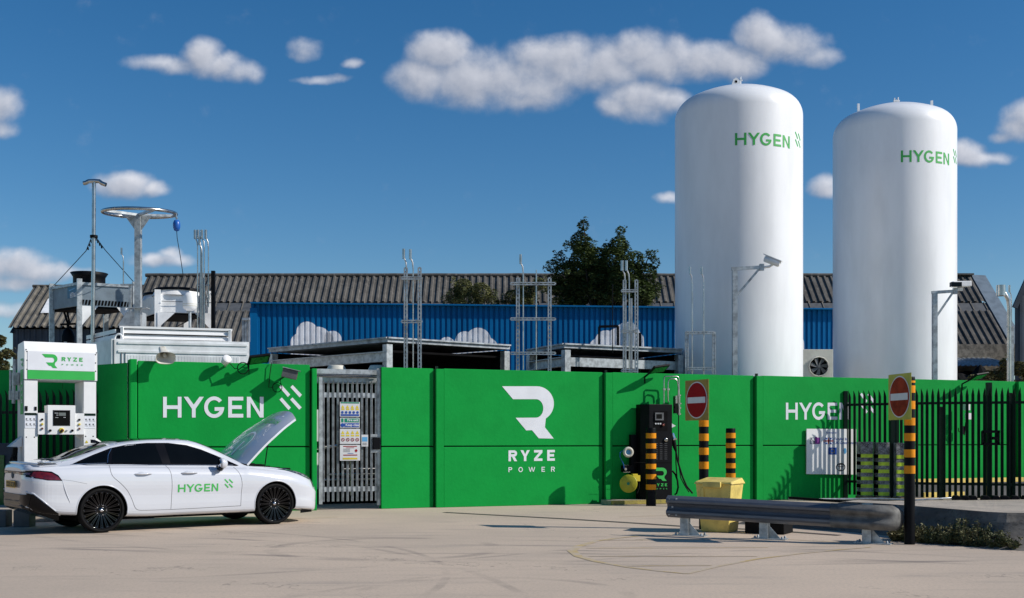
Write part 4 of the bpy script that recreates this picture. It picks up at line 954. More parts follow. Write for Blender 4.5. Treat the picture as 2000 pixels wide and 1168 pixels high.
m = MB(); font_polys('Linde', .12, m, lambda x, y: lg(136.5,581.5,.012)+cdn*x+Vector((0,0,y)), .02)
m.tube([lg(139,578,.014), lg(140,573,.014), lg(143,571.5,.014), lg(146,574,.014), lg(147,578,.014)], .018, 5); m.build('logo_lettering', M('lettering'), gc)
# equipment below the cooler
kb = thing('black_pressure_vessel', 'black vessel with valve handles under the blue-grey cooler', 'vessel', A(136,690,30))
m = MB(); c = A(133,690,30); m.lathe(c, [(.17,-1),(.17,.45),(.12,.6),(.05,.66)], 20); m.build('vessel', M('black'), kb)
m = MB(); t0 = c+Vector((0,0,.66)); m.tube([t0, t0+Vector((0,0,.15))], .04, 8); m.tube([t0+Vector((0,0,.1)), t0+Vector((-.1,0,.42))], .03, 6); m.tube([t0+Vector((.05,0,.1)), t0+Vector((-.02,0,.42))], .025, 6); m.beam(t0+Vector((-.2,0,.1)), t0+Vector((.2,0,.12)), .05,.05); m.build('valve_handles', M('black'), kb)
m = MB(); m.box(c+Vector((.0,-.18,.25)), (.08,.02,.08)); m.build('tag', M('sign_white'), kb)
# right white cooler
wk = thing('white_cooler', 'white raised cooler unit with shallow fan rings behind the louvre box', 'cooler', A(308,640,29))
a1 = A(308,572,29.0); b1 = A(412,578,29.3); c1 = A(266,577,30.8); z1k = A(308,575,29).z; z0k = A(308,610,29).z; d1 = b1+(c1-a1)
sheetbox('casing', [a1,b1,d1,c1], z0k, z1k, 'white_steel', wk, .01)
sheetbox('underside_coil', [p.lerp((a1+d1)/2,.05) for p in (a1,b1,d1,c1)], z0k-.04, z0k+.01, 'black_matt', wk)
for kx, ky, rr in ((.5,.28,.62),(.42,.78,.5)):
    q = a1+(b1-a1)*kx+(c1-a1)*ky; m = MB(); m.lathe((q.x,q.y,z1k), [(rr*1.05,0),(rr,.06),(rr*.93,.14)], 36, caps=False); m.build('fan_shroud', M('white_paint'), wk)
    m = MB(); m.lathe((q.x,q.y,z1k+.14), [(rr*.99,.0),(rr*1.0,.05),(rr*.93,.07),(.001,.09)], 36, caps=False); m.build('fan_grille', M('black'), wk)
for p in (a1,b1,c1,d1):
    m = MB(); m.box((p.x,p.y,(z1k+.12)/2), (.15,.10,z1k+.12), R(15)); m.build('leg', M('white_steel'), wk)
ek = (b1-a1).normalized(); ekn = Vector((ek.y,-ek.x,0)).normalized()
for p, d in ((a1,ek),(b1,-ek)): q = Vector((p.x,p.y,z0k))+ekn*.06; m = MB(); m.prism([q, q+d*.42, q-Vector((0,0,.42))], ekn*.012); m.build('gusset', M('white_steel'), wk)
m = MB(); m.beam(a1+Vector((.25,0,-.98))*1.0, b1+Vector((-.3,0,-.5)), .02,.02); m.beam(Vector((a1.x+.1,a1.y,z1k-.18))+ekn*.055, Vector((b1.x,b1.y,z1k-.18))+ekn*.055, .012,.012); m.build('brace', M('black'), wk)
# small pipes on right leg
m = MB()
for k in range(3): q = Vector((b1.x-.1-.06*k,b1.y-.1,z1k-.15+.03*k)); m.tube([q-Vector((0,0,.1)), q+Vector((0,0,.12)), q+Vector((.12,0,.2)), q+Vector((.17,0,.0))], .015, 6)
m.build('copper_pipes', M('galv'), wk)
dm = thing('dome_antenna', 'white rounded dome antenna on a thin post before the white cooler', 'antenna', A(371,640,27.6))
c = A(371,590,27.6); m = MB(); m.lathe(c, [(.0,.235),(.08,.23),(.14,.19),(.168,.12),(.172,.0),(.172,-.10),(.15,-.16),(.08,-.215),(.0,-.225)], 32, caps=False); m.build('dome', M('white_paint'), dm)
m = MB(); 
for z in (-.055,-.10): m.lathe(c+Vector((0,0,z)), [(.1735,-.008),(.1735,.008)], 32, caps=False)
m.build('band', M('cream'), dm)
m = MB(); m.tube([c-Vector((0,0,.2)), c-Vector((0,0,.75))], .035, 8); m.tube([c+Vector((-.08,0,-.25)), c+Vector((.03,0,-.22))], .025, 8); m.build('post', M('galv'), dm)
wx = thing('grey_duct', 'small grey ductwork hood beside the louvre box', 'duct', A(250,640,28.2))
m = MB(); p = A(230,636,28.2); m.prism([p, p+Vector((.55,0,0)), p+Vector((.55,0,.35)), p+Vector((.22,0,.35))], (0,.5,0)); m.build('hood', M('galv_dull'), wx)
t = thing('pipe_rack', 'small galvanised pipe rack left of the blue ribbed wall', 'pipe rack', A(482,640,38))
m = MB()
for px in (475,480,486): m.beam(A(px,623,38), A(px,668,38), .07,.07)
m.beam(A(473,623,37.9), A(488,623,37.9), .08,.08); m.build('rack', M('galv_dull'), t)

# ================================================================ TREES AND PLANTS
def leaf_cloud(mb, blobs, count, size, rnd, flat=.6):
    tot = sum(b[1][0]*b[1][1]*b[1][2] for b in blobs)
    for c, r in blobs:
        nL = int(count*(r[0]*r[1]*r[2])/tot); c = Vector(c)
        for _ in range(nL):
            while True:
                d = Vector((rnd.uniform(-1,1), rnd.uniform(-1,1), rnd.uniform(-1,1)))
                if .02 < d.length < 1: break
            d = d.normalized()*(d.length**.45)
            p = c+Vector((d.x*r[0], d.y*r[1], d.z*r[2]))
            a = rnd.uniform(0, 6.28); b = rnd.uniform(-1.0, 1.0); s = size*rnd.uniform(.6, 1.3)
            u = Vector((math.cos(a), math.sin(a), b*.6)).normalized(); v = u.cross(Vector((rnd.uniform(-.6,.6), rnd.uniform(-.6,.6), 1))).normalized()
            mb.add([p-u*s*.5, p+v*s*.28, p+u*s*.6, p-v*s*.28], [(0,1,2,3)])
def tree(name, lab, base, spec, count, size, mtl, seed, trunk=.16, group=None, cat='tree', bark='bark'):
    rnd = random.Random(seed); t = thing(name, lab, cat, base, 0, group); m = MB(); blobs = []
    for (dx, dz, r, dy) in spec:
        c = base+Vector((dx, dy, dz)); n = max(6, int(r*16))
        blobs.append((c, (r*.66, r*.66, r*.66)))
        for _ in range(n):
            d = Vector((rnd.gauss(0,1), rnd.gauss(0,1), rnd.gauss(0,.9))).normalized(); q = c+d*r*rnd.uniform(.55,1.12); k = r*rnd.uniform(.10,.30)
            blobs.append((q, (k*rnd.uniform(.7,1.3), k*rnd.uniform(.7,1.3), k*rnd.uniform(.6,1.4))))
    leaf_cloud(m, blobs, count, size, rnd); m.build('crown', mtl, t)
    m = MB(); mx = max(s[1] for s in spec); mid = min(s[1] for s in spec)
    m.tube([base, base+Vector((.05,0,mid*.6)), base+Vector((0,0,mid)), base+Vector((.1,0,mx*.9))], [trunk, trunk*.8, trunk*.6, trunk*.12], 8)
    for (dx, dz, r, dy) in spec: m.tube([base+Vector((0,0,dz*.55)), base+Vector((dx*.6,dy*.6,dz*.8)), base+Vector((dx,dy,dz+r*.4))], [trunk*.4, trunk*.25, trunk*.06], 6)
    m.build('trunk', M(bark), t); return t
def tpx(px, py, r, Y, base, dy=0): p = A(px, py, Y); return (p.x-base.x, p.z, r/F_*Y, dy)
Yt = 48.0; bt = A(1172,0,Yt); bt.z = 0
spec = [tpx(x, y, r, Yt, bt, d) for x, y, r, d in [(1139,440,18,0),(1134,470,30,.3),(1138,505,36,-.4),(1212,452,16,0),(1208,478,28,.2),(1196,512,42,-.3),(1165,530,44,.5),(1242,505,28,.4),(1270,500,16,-.2),(1262,535,32,0),(1078,520,20,0),(1094,500,18,.3),(1105,535,34,-.2),(1080,560,26,.2),(1130,570,44,0),(1190,575,48,.3),(1250,575,42,-.2),(1280,560,18,0)]]
tree('broadleaf_tree', 'large dark leafy tree rising above the blue ribbed wall', bt, spec+[tpx(1160,545,44,Yt,bt,.2),tpx(1170,500,26,Yt,bt,.1),tpx(1186,485,18,Yt,bt,.2),tpx(1150,490,24,Yt,bt,-.1),tpx(1230,530,30,Yt,bt,.2),tpx(1095,560,28,Yt,bt,.2),tpx(1120,530,30,Yt,bt,-.1),tpx(1210,555,44,Yt,bt,-.3),tpx(1110,585,36,Yt,bt,0)], 46000, .135, M('leaf_dark'), 3, .25)
bt = A(915,0,46.5); bt.z = 0
tree('rounded_shrub_tree', 'olive green bushy tree just above the blue wall left of the large tree', bt, [tpx(x, y, r, 46.5, bt, d) for x, y, r, d in [(905,562,28,0),(886,576,24,.2),(940,572,30,-.2),(915,590,42,.1),(962,590,20,0),(876,594,16,0)]], 15000, .085, M('leaf_mid'), 5, .12)
bt = A(1020,0,46.5); bt.z = 0
tree('rounded_shrub_tree', 'lower olive bush between the rounded bush and the large tree', bt, [tpx(x, y, r, 46.5, bt, d) for x, y, r, d in [(1000,580,22,0),(1028,568,26,.2),(1052,556,20,-.2),(1020,592,34,.1),(980,594,16,.1)]], 11000, .085, M('leaf_mid'), 6, .12)
bt = A(-6,0,44); bt.z = 0
tree('conifer_tree', 'dark tree at the far left edge behind the shed', bt, [tpx(x, y, r, 44, bt, d) for x, y, r, d in [(0,665,16,0),(10,690,16,.2),(-10,700,22,0),(6,715,18,0),(-4,735,24,0)]], 5000, .14, M('leaf_dry'), 8, .12)
bt = A(1935,0,41); bt.z = 0
tree('hedge_bush', 'brownish green bush behind the wall at the right edge', bt, [tpx(x, y, r, 41, bt, d) for x, y, r, d in [(1965,712,20,0),(1990,720,22,0),(1930,735,18,0),(1900,742,16,0),(1960,740,24,0),(2015,735,26,0)]], 7000, .10, M('leaf_dry'), 9, .08, cat='bush')
rock = thing('spoil_heap', 'dark heap of rubble behind the wall right of the farther tank', 'heap', A(1900,745,44))
m = MB(); c0_ = A(1905,740,44); rows = []
for i in range(25):
    row = []
    for j in range(9):
        x = -2.2+4.4*i/24; y = -1+2*j/8; h = (1.5-.9*abs(x)/2.2)*(1-abs(y)**2*.9)*(1)+.5*noise.noise(Vector((x*2,y*2,0)))
        row.append(Vector((c0_.x+x, 44+y, max(0, c0_.z-1.1+h))))
    rows.append(row)
m.grid(rows, smooth=False); m.build('heap', M('black_matt'), rock)
# weeds at the kerb
rnd = random.Random(4)
wd_spec = [(rnd.uniform(1742,1978), 0, rnd.choice((5,7,8,10,12,15))) for _ in range(95)]+[(1880,0,24),(1893,0,22),(1872,0,20),(1800,0,16),(1858,0,18),(1915,0,18),(1905,0,22)]
m = MB()
for i, (px, py, r) in enumerate(wd_spec):
    gy = G(px, rnd.uniform(1051,1058)+max(0,(px-1760))*.075); b = Vector((gy.x, gy.y, 0)); rr = r/F_*gy.y
    for _ in range(int(4+r*.6)):
        d = Vector((rnd.uniform(-1,1), rnd.uniform(-.7,.7), 0))*rr*1.1; top = b+d+Vector((rnd.uniform(-.03,.03),0,rr*rnd.uniform(1.0,2.4)))
        m.m = 1; m.tube([b+d*.3, b+d*.7+Vector((0,0,rr*.6)), top], [.004,.003,.002], 4); m.m = 0
        for q in range(22):
            k = rnd.uniform(.15,1); p = (b+d*.5).lerp(top, k); sz = rnd.uniform(.012,.026)
            u = Vector((rnd.uniform(-1,1), rnd.uniform(-1,1), rnd.uniform(-.2,.9))).normalized(); v = u.cross(Vector((rnd.uniform(-1,1),rnd.uniform(-1,1),rnd.uniform(-1,1)))).normalized()
            p = p+u*sz; m.add([p-u*sz, p+v*sz*.5, p+u*sz*1.2, p-v*sz*.5], [(0,1,2,3)])
tag(m.build('weeds', [M('leaf_dry'), M('bark')]), 'low leafy weeds growing along the foot of the sloping concrete kerb', 'weeds', None, 'stuff')

# ================================================================ STRIPED POSTS AND SIGNS
def striped(px, pbase, ptop, wpx, bands, name, lab, cat, Y=None, group='black and amber striped posts', yref=None):
    b = G(px, pbase) if Y is None else A(px, 0, Y); b.z = 0; Y = b.y; r = wpx/2/F_*Y; zt = HC+(HY-ptop)/F_*Y
    t = thing(name, lab, cat, b, 0, group)
    m = MB(); m.lathe(b, [(r,0),(r,zt-.02),(r*.95,zt),(.001,zt)], 28); m.build('post', M('black'), t)
    for y0, y1 in bands:
        z1, z0 = HC+(HY-y0)/F_*Y, HC+(HY-y1)/F_*Y; m = MB(); m.lathe(b, [(r+.003,z0),(r+.003,z1)], 28, caps=False); m.build('amber_band', M('amber'), t)
    return t, b, r, zt
Z4 = lambda a, b: [(730+a_/4.324, 730+b_/4.324) for a_, b_ in zip(a, b)]
striped(1271.5, 988, 835.5, 19.5, Z4([0]*0,[]) or [(730+a/4.324-0, 730+b/4.324) for a, b in ((502,545),(588,631),(673,717),(760,803),(847,889),(934,978))], 'bollard', 'striped bollard standing in front of the black dispenser', 'bollard')
Z8 = lambda a: 710+a/3.8925
striped(1427, 0, 836.5, 18.5, [(Z8(a), Z8(b)) for a, b in ((528,567),(605,642),(680,718),(757,795),(833,871))], 'bollard', 'striped bollard behind the yellow grit bin', 'bollard', Y=24.3)
def noentry(px, pbase, wpx, bands, ptop, plate, rot, lab, m1, m2, Y=None):
    t, b, r, zt = striped(px, pbase, ptop, wpx, bands, 'no_entry_sign', lab, 'road sign', Y=Y, group='no entry signs on striped posts')
    Y = b.y; x0, y0, x1, y1 = plate; n = Vector((-math.sin(R(rot)), -math.cos(R(rot)), 0)); u = Vector((math.cos(R(rot)), -math.sin(R(rot)), 0))
    # plate stands off the side of the post
    ctr = A((x0+x1)/2, (y0+y1)/2, Y); H_ = (y1-y0)/F_*Y; W_ = H_*.96; ctr = Vector((ctr.x, ctr.y, ctr.z))
    fn = lambda a, c_, o=0: ctr+u*a+Vector((0,0,c_))+n*(.012+o)
    m = MB(); m.prism([fn(-W_/2,-H_/2), fn(W_/2,-H_/2), fn(W_/2,H_/2), fn(-W_/2,H_/2)], -n*.006); plate_ = m.build('sign_plate', M(m1), t)
    R_ = W_*.455
    for nm, rr, o, mm in (('white_ring', R_, .003, 'sign_white'), ('red_disc', R_*.94, .006, m2)):
        m = MB(); m.poly([fn(rr*math.cos(k*math.pi/24), rr*math.sin(k*math.pi/24)*1.04, o) for k in range(48)]); m.build(nm, M(mm), plate_)
    m = MB(); m.poly([fn(-R_*.84,-R_*.17,.009), fn(R_*.84,-R_*.17,.009), fn(R_*.84,R_*.17,.009), fn(-R_*.84,R_*.17,.009)]); m.build('white_bar', M('sign_white'), plate_)
    m = MB(); m.beam(ctr-n*.01+Vector((0,0,H_*.3))-u*.2, ctr-n*.01+Vector((0,0,H_*.3))+u*.2, .03,.02); m.beam(ctr-n*.01-Vector((0,0,H_*.3))-u*.2, ctr-n*.01-Vector((0,0,H_*.3))+u*.2, .03,.02); m.build('clamp', M('galv'), t)
noentry(1374.5, 0, 18.5, [(Z8(a), Z8(b)) for a, b in ((432,480),(533,588),(640,694),(746,801))], 745, (1337,742,1387,821), 63,
        'left no entry sign, deep red disc on a yellow plate above the grit bin', 'sign_yellow', 'red', Y=18.35)
Zb = lambda a: 720+a/3.158
noentry(1776.5, 1063, 20.5, [(Zb(a), Zb(b)) for a, b in ((75,88),(105,150),(200,250),(304,350),(398,446),(498,547),(598,647))], 736, (1735,730,1782,820), 80,
        'right no entry sign, faded disc on a lime plate by the dark fence', 'sign_yellow2', 'red_faded')

# ================================================================ BLACK DISPENSER WITH PIPES
fw2 = lambda px, py, o=0: ray_plane(px, py, surf[2][0]+WN*o, WN)
pq = G(1193,986.5); 
pl = thing('dispenser_plinth', 'low concrete plinth with worn yellow edge under the black dispenser', 'plinth', (pq.x,pq.y,0), ang)
qa = fw2(1196,975,.62); qb = fw2(1312,975,.62); qa.z = qb.z = 0
m = MB(); m.prism([qa, qb, qb-WN*.6, qa-WN*.6], (0,0,.10)); m.build('plinth', M('concrete'), pl, bevel=.01)
m = MB(); m.prism([qa+WN*.006-WD*.006+Vector((0,0,.02)), qb+WN*.006+Vector((0,0,.02)), qb-WN*.05+Vector((0,0,.02)), qa-WN*.05-WD*.006+Vector((0,0,.02))], (0,0,.084)); m.build('yellow_edge', M('yellow_edge'), pl)
dp = thing('fuel_dispenser', 'tall black fuel dispenser cabinet with green logo beside the striped bollard', 'dispenser', (qb.x,qb.y,.1), ang)
da = fw2(1268,900,.46); db = fw2(1313,900,.46); zd0 = .10; zd1 = fw2(1290,789.5,.46).z; da.z = db.z = zd0
dw = (db-da).length; dl = da-WN*.42-WD*.06
m = MB(); m.prism([da-WD*.12-WN*.2, da, db, db-WN*.42, dl-WD*.0-WD*.06], (0,0,zd1-zd0)); m.build('cabinet', M('black'), dp, bevel=.012)
dfn = lambda px, py, o=.004: ray_plane(px, py, da+WN*o, WN)
E7 = lambda u, v, o=.004: dfn(1170+u/4.324, 730+v/4.324, o)
def e7(u0, v0, u1, v1, o): return [E7(u0,v1,o), E7(u1,v1,o), E7(u1,v0,o), E7(u0,v0,o)]
m = MB(); m.poly(e7(462,315,578,482,.004)); m.build('control_recess', M('black_matt'), dp)
m = MB(); m.prism(e7(472,328,543,393,.01), WN*.02); m.build('display_bezel', M('plastic_grey'), dp)
m = MB(); m.poly(e7(484,341,532,380,.032)); m.build('display_screen', M('screen'), dp)
m = MB(); 
for u in (478,498,517): m.prism(e7(u-6,416,u+6,427,.006), WN*.012)
m.build('buttons', M('sign_white'), dp)
m = MB(); m.lathe(E7(540,432,.006), [(.03,0),(.03,.03),(.018,.034)], 16, axis=WN); m.build('stop_button', M('tail_red'), dp)
m = MB(); m.lathe(E7(563,558,.004), [(.045,0),(.045,.03),(.03,.032)], 20, axis=WN); m.build('pressure_gauge', M('stainless'), dp)
m = MB()
for u0, u1 in ((513,535),(553,576),(470,495)):
    for k in range(9): m.poly(e7(u0,587+k*16.4,u1,590+k*16.4,.006))
m.build('vent_slots', M('plastic_grey'), dp)
m = MB(); m.poly(e7(300,748,616,752,.006)); m.build('door_gap', M('black_matt'), dp)
m = MB(); m.poly([E7(455+x*118,905-y*112,.008) for x, y in rlogo()]); put_polys(m, ryze(), lambda x, y: E7(458+x*27.5,950-y*24,.008)); put_polys(m, power(), lambda x, y: E7(460+x*12.2,976-y*10,.008)); m.build('green_logo', M('disp_green'), dp)
m = MB(); m.prism([E7(616,420,0)+WD*.0, E7(648,440,0), E7(616,455,0)], -WN*.05); m.build('bracket_wedge', M('sign_white'), dp)
# bent pipes above
pt = thing('vent_pipework', 'looped silver pipes with valves on the wall above the dispenser', 'pipework', fw2(1305,760))
g7 = lambda u, v, o=.22: fw2(1170+u/4.324, 730+v/4.324, o)
m = MB()
m.tube([g7(548,250), g7(549,60), g7(551,30), g7(560,21), g7(660,22), g7(672,30), g7(676,50), g7(676,180)], .014, 8)
m.tube([g7(590,240,.26), g7(583,225,.26), g7(583,75,.26), g7(590,52,.26), g7(605,42,.26), g7(645,45,.26), g7(662,60,.26), g7(668,110,.26)], .014, 8)
m.build('pipe', M('stainless'), pt)
m = MB()
for (u, v0, v1, r) in ((672,95,180,.028),(676,180,350,.03),(652,185,250,.03)): m.tube([g7(u,v0), g7(u,v1)], r, 10)
for (u, v) in ((676,183),(680,252),(678,290),(676,340)): m.lathe(g7(u,v), [(.05,-.015),(.05,.015)], 14)
for (u, v) in ((548,132),(583,132)): m.lathe(g7(u,v,.24), [(.04,-.02),(.04,.02)], 12)
m.build('valves', M('stainless'), pt)
m = MB(); m.beam(g7(650,190,.1), g7(650,335,.1), .12,.05, WN); m.build('bracket', M('black'), pt)
m = MB(); m.tube([g7(672,350), g7(671,550,.22), g7(673,760,.24), g7(690,880,.34), g7(722,940,.5), g7(760,1000,.6)], .013, 7); m.build('hose', M('rubber'), pt)
nz = thing('fuel_nozzle', 'black fuelling nozzle and looping hose holstered at the dispenser side', 'nozzle', g7(632,560,.35))
m = MB(); m.tube([g7(622,500,.4), g7(628,530,.4), g7(634,560,.4)], [.03,.045,.05], 10); m.lathe(g7(636,548,.4), [(.07,-.02),(.07,.02)], 14, axis=(.3,0,1)); m.build('nozzle_body', M('chrome'), nz)
m = MB(); m.tube([g7(628,560,.4), g7(640,620,.4), g7(650,655,.4)], [.05,.045,.025], 10); m.build('grip', M('rubber'), nz)
m = MB(); m.tube([g7(650,655,.4), g7(665,740,.42), g7(705,870,.45), g7(740,950,.5), g7(790,1010,.6)], .02, 8)
m.tube([g7(620,820,.3), g7(645,850,.35), g7(662,900,.4), g7(668,960,.4), g7(655,1010,.4), g7(640,1020,.4)], .022, 8); m.tube([g7(648,660,.4), g7(650,760,.42), g7(658,870,.42)], .014, 8); m.build('hose', M('rubber'), nz)
rl_ = thing('hose_reel', 'yellow cable reel low on the left of the black dispenser', 'reel', g7(250,930,.3))
c = g7(248,928,.5); ax = (WN*.8-WD*.6).normalized()
m = MB(); m.lathe(c, [(.001,.012),(.19,.012),(.20,0),(.19,-.02),(.08,-.02)], 32, axis=ax, caps=False); m.build('reel_disc', M('reel_lime'), rl_)
m = MB(); m.lathe(c-ax*.15, [(.08,.13),(.08,.0),(.16,.0),(.17,-.02),(.001,-.02)], 32, axis=ax, caps=False); m.build('reel_back', M('yellow'), rl_)
m = MB(); m.lathe(c-ax*.15, [(.13,.02),(.135,.06),(.13,.11)], 24, axis=ax, caps=False); m.tube([c-ax*.1+Vector((.1,0,.05)), g7(335,900,.35), g7(340,960,.35), g7(322,1010,.35)], .012, 6); m.build('cable', M('rubber'), rl_)
m = MB(); m.box(g7(312,882,.42), (.17,.08,.13), ang); m.box(g7(300,870,.42)+Vector((0,0,.05)), (.12,.08,.03), ang); m.build('reel_bracket', M('yellow'), rl_)
m = MB(); m.lathe(c+ax*.014, [(.035,0),(.03,.01)], 14, axis=ax); m.build('hub_label', M('green_sign'), rl_)
ds = thing('warning_sounder', 'round pale sounder with blue cable and junction box left of the dispenser', 'sounder', g7(245,660,.2))
c = g7(246,662,.28); ax = (WN*.85-WD*.2).normalized()
m = MB(); m.lathe(c, [(.09,-.1),(.115,-.02),(.12,.02),(.085,.05),(.06,.03),(.055,-.04),(.001,-.04)], 28, axis=ax, caps=False); m.build('sounder_body', M('cream'), ds)
m = MB(); m.lathe(c-ax*.0, [(.056,.01),(.001,.012)], 18, axis=ax, caps=False); m.build('sounder_mouth', M('light_blue'), ds)
m = MB(); m.tube([g7(200,650,.2), g7(178,665,.24), g7(176,700,.24), g7(205,760,.22), g7(212,800,.2)], .009, 6); m.build('cable', M('srl_blue'), ds)
m = MB(); m.box(g7(240,802,.14), (.26,.12,.15), ang); m.build('junction_box', M('black'), ds); 
m = MB(); m.lathe(g7(222,805,.21), [(.03,0),(.03,.02)], 14, axis=WN); m.beam(g7(205,832,.21), g7(262,830,.21), .012,.012)
for k in range(4): m.tube([g7(215+10*k,778,.16), g7(215+10*k,768,.16)], .008, 6)
m.build('fittings', M('stainless'), ds)
m = MB(); m.box(g7(312,720,.06), (.3,.10,1.1), ang); m.build('backing_board', M('black'), ds)

# ================================================================ GRIT BIN
gb_ = thing('grit_bin', 'yellow plastic grit bin with sloping lid behind the crash barrier', 'bin', (3.3,17.75,0), R(0))
Fb = frame((3.28,17.92,0), R(-33))
m = MB(Fb); 
def ringp(w, d, z): return [(-w/2,-d/2,z),(w/2,-d/2,z),(w/2,d/2,z),(-w/2,d/2,z)]
m.add(ringp(.46,.40,0)+ringp(.60,.52,.76), [(0,1,2,3),(4,5,6,7),(0,1,5,4),(1,2,6,5),(2,3,7,6),(3,0,4,7)]); m.build('bin_body', M('bin'), gb_, bevel=.025)
m = MB(Fb); m.add([(-.325,-.285,.755),(.325,-.285,.755),(.325,.285,.755),(-.325,.285,.755),(-.30,-.26,.795),(.30,-.26,.795),(.30,.20,.85),(-.30,.20,.85)], [(0,1,2,3),(4,5,6,7),(0,1,5,4),(1,2,6,5),(2,3,7,6),(3,0,4,7)]); m.build('lid', M('bin'), gb_, bevel=.02)
m = MB(Fb); m.box((0,-.31,.75),(.30,.05,.09)); m.build('lid_handle', M('bin'), gb_, bevel=.015)
m = MB(Fb)
for x in (-.18,): m.box((x,-.255,.45),(.05,.03,.5))
m.build('body_rib', M('bin'), gb_, bevel=.008)

bk = thing('dark_fill_box', 'black box added to fill the dark area right of the grit bin behind the barrier', 'block', (4.05,17.6,0))
m = MB(); m.box((4.0,17.65,.16),(.62,.5,.32),R(-30)); m.build('block', M('rubber'), bk, bevel=.02)  # black box added to fill the dark area beside the bin

# ================================================================ CRASH BARRIER
cb = thing('crash_barrier', 'dark steel crash barrier with a bruised rounded end on three posts', 'crash barrier', (3.8,16.4,0))
b0_ = A(1304,1000,17.15); b1_ = A(1640,1000,15.95); rd = Vector((b1_.x-b0_.x, b1_.y-b0_.y, 0)); RL = rd.length; rd.normalize(); rn = Vector((rd.y,-rd.x,0)); rn = rn if rn.y < 0 else -rn
st = Vector((b0_.x,b0_.y,0))
wprof = [(-.155,.012),(-.150,.0),(-.115,-.062),(-.09,-.08),(-.06,-.078),(-.035,-.03),(0,-.008),(.035,-.03),(.06,-.078),(.09,-.08),(.115,-.062),(.150,.0),(.155,.012)]  # z, outward(-)
ZL, ZR = .445, .385
def rail_pts(base, nrm, k=1.0, dz=0, fl=1.0):
    tt = max(0, min(1.15, (base-st).dot(rd)/RL)); zc = ZL+(ZR-ZL)*tt
    return [base+Vector((0,0,zc+z*k*1.07+dz))+nrm*(-o*fl + (1-fl)*.085*(1-(z/.155)**4)) for z, o in wprof]
rows = [rail_pts(st+rd*s, rn) for s in [RL*i/24 for i in range(25)]]
m = MB(); m.grid(rows, smooth=False); m.grid([[p-rn*.006 for p in r] for r in rows], smooth=False); m.build('beam', M('rail_steel'), cb)
# rounded end section
rows = []; e = st+rd*(RL-.12); 
for i in range(9): s = i*.075; rows.append([p+rn*(.012+.012*noise.noise(p*6)) for p in rail_pts(e+rd*s, rn, 1.03)])
cx = e+rd*.6-rn*.02; 
for i in range(1,13):
    a = R(14*i); nn = rn*math.cos(a)+rd*math.sin(a); k = 1.03+.04*math.sin(a)
    base = cx-rn*.22*0+ (rd*math.sin(a)+rn*(math.cos(a)-1))*.24
    rows.append([p+nn*(.012+.012*noise.noise(p*5))-Vector((0,0,.012*i/6)) for p in rail_pts(base, nn, k*(1.0-.004*i), 0, max(.0, 1-.3*i))])
m = MB(); m.grid(rows); m.grid([[p+(cx-p).normalized()*.006 for p in r] for r in rows]); m.build('rounded_end', M('rail_end'), cb)
for px, py in ((1352,1043),(1499,1051),(1685,1065)):
    s = None; g_ = G(px, py); q = st+rd*((g_-st).dot(rd))-rn*.13; q.z = 0
    m = MB()
    for o in (-.055,.055): m.beam(q+rn*o, q+rn*o+Vector((0,0,.56)), .125,.010, rn)
    m.beam(q, q+Vector((0,0,.56)), .008,.11, rd)
    m.prism([q+rd*.06, q+rd*.25, q+rd*.06+Vector((0,0,.21))], rn*.008); m.box(q+rd*.08+Vector((0,0,.008)), (.50,.22,.014), math.atan2(rd.y, rd.x)); m.build('post', M('galv'), cb)
    m = MB(); m.beam(q+rn*.05+Vector((0,0,.42)), q+rn*.12+Vector((0,0,.42)), .12,.16); m.build('spacer', M('galv'), cb)
    for dx, dy in ((-.12,-.08),(-.12,.08),(.28,-.08),(.28,.08)): m = MB(); m.lathe(q+rd*dx+rn*dy+Vector((0,0,.015)), [(.018,0),(.018,.02),(.01,.035)], 8); m.build('anchor_bolt', M('galv_dull'), cb)
m = MB()
for s, z in ((.05,.55),(.05,.33),(.16,.56),(.16,.32),(.1,.44),(RL-.06,.50),(RL-.06,.27)): m.lathe(st+rd*s+rn*.05+Vector((0,0,z)), [(.014,0),(.014,.02)], 8, axis=rn)
m.build('bolt', M('galv'), cb)

# ================================================================ DARK PALISADE FENCE
pf = thing('palisade_fence', 'dark green palisade fence with pointed pales across the right side', 'fence', (9.0,26.8,0))
fpts = [Vector((8.13,27.56,0)), Vector((8.99,26.76,0)), Vector((9.57,26.25,0)), Vector((11.44,25.60,0)), Vector((15.2,24.9,0))]
def along(pts, step, off=.07):
    out = []; carry = off
    for a, b in zip(pts, pts[1:]):
        L_ = (b-a).length; d = (b-a)/L_; s = carry
        while s < L_: out.append((a+d*s, d)); s += step
        carry = s-L_
    return out
for seg, stp in ((fpts[:2], .128),(fpts[1:], .123)):
    for p, d in along(seg, stp): 
        nn = Vector((d.y,-d.x,0)); m = MB(); pale(m, p, d, nn, .068, 2.62, .10, tip=.17); m.build('pale', M('dark_green'), pf)
for a, b in zip(fpts, fpts[1:]):
    d = (b-a).normalized(); nn = Vector((d.y,-d.x,0))
    for z in (2.28,.42): m = MB(); m.beam(a-nn*.045+Vector((0,0,z)), b-nn*.045+Vector((0,0,z)), .04,.06); m.build('rail', M('dark_green'), pf)
for (p, w, h) in ((fpts[0],.10,2.62),(fpts[1]+Vector((.03,-.05,0)),.20,2.72),(fpts[2]+Vector((.35,-.1,0)),.07,2.2),(fpts[2].lerp(fpts[3],.70),.12,2.74),(fpts[2].lerp(fpts[3],.93),.07,2.5),(fpts[3]+Vector((.5,-.05,0)),.16,2.7)):
    m = MB(); m.box(Vector((p.x,p.y+.08,h/2)), (w,w*.8,h)); m.build('fence_post', M('dark_green'), pf, bevel=.008)
q = fpts[2].lerp(fpts[3],.70); m = MB()
for dz in (1.62,1.34): m.box(q+Vector((0,-.03,dz)), (.40,.05,.06))
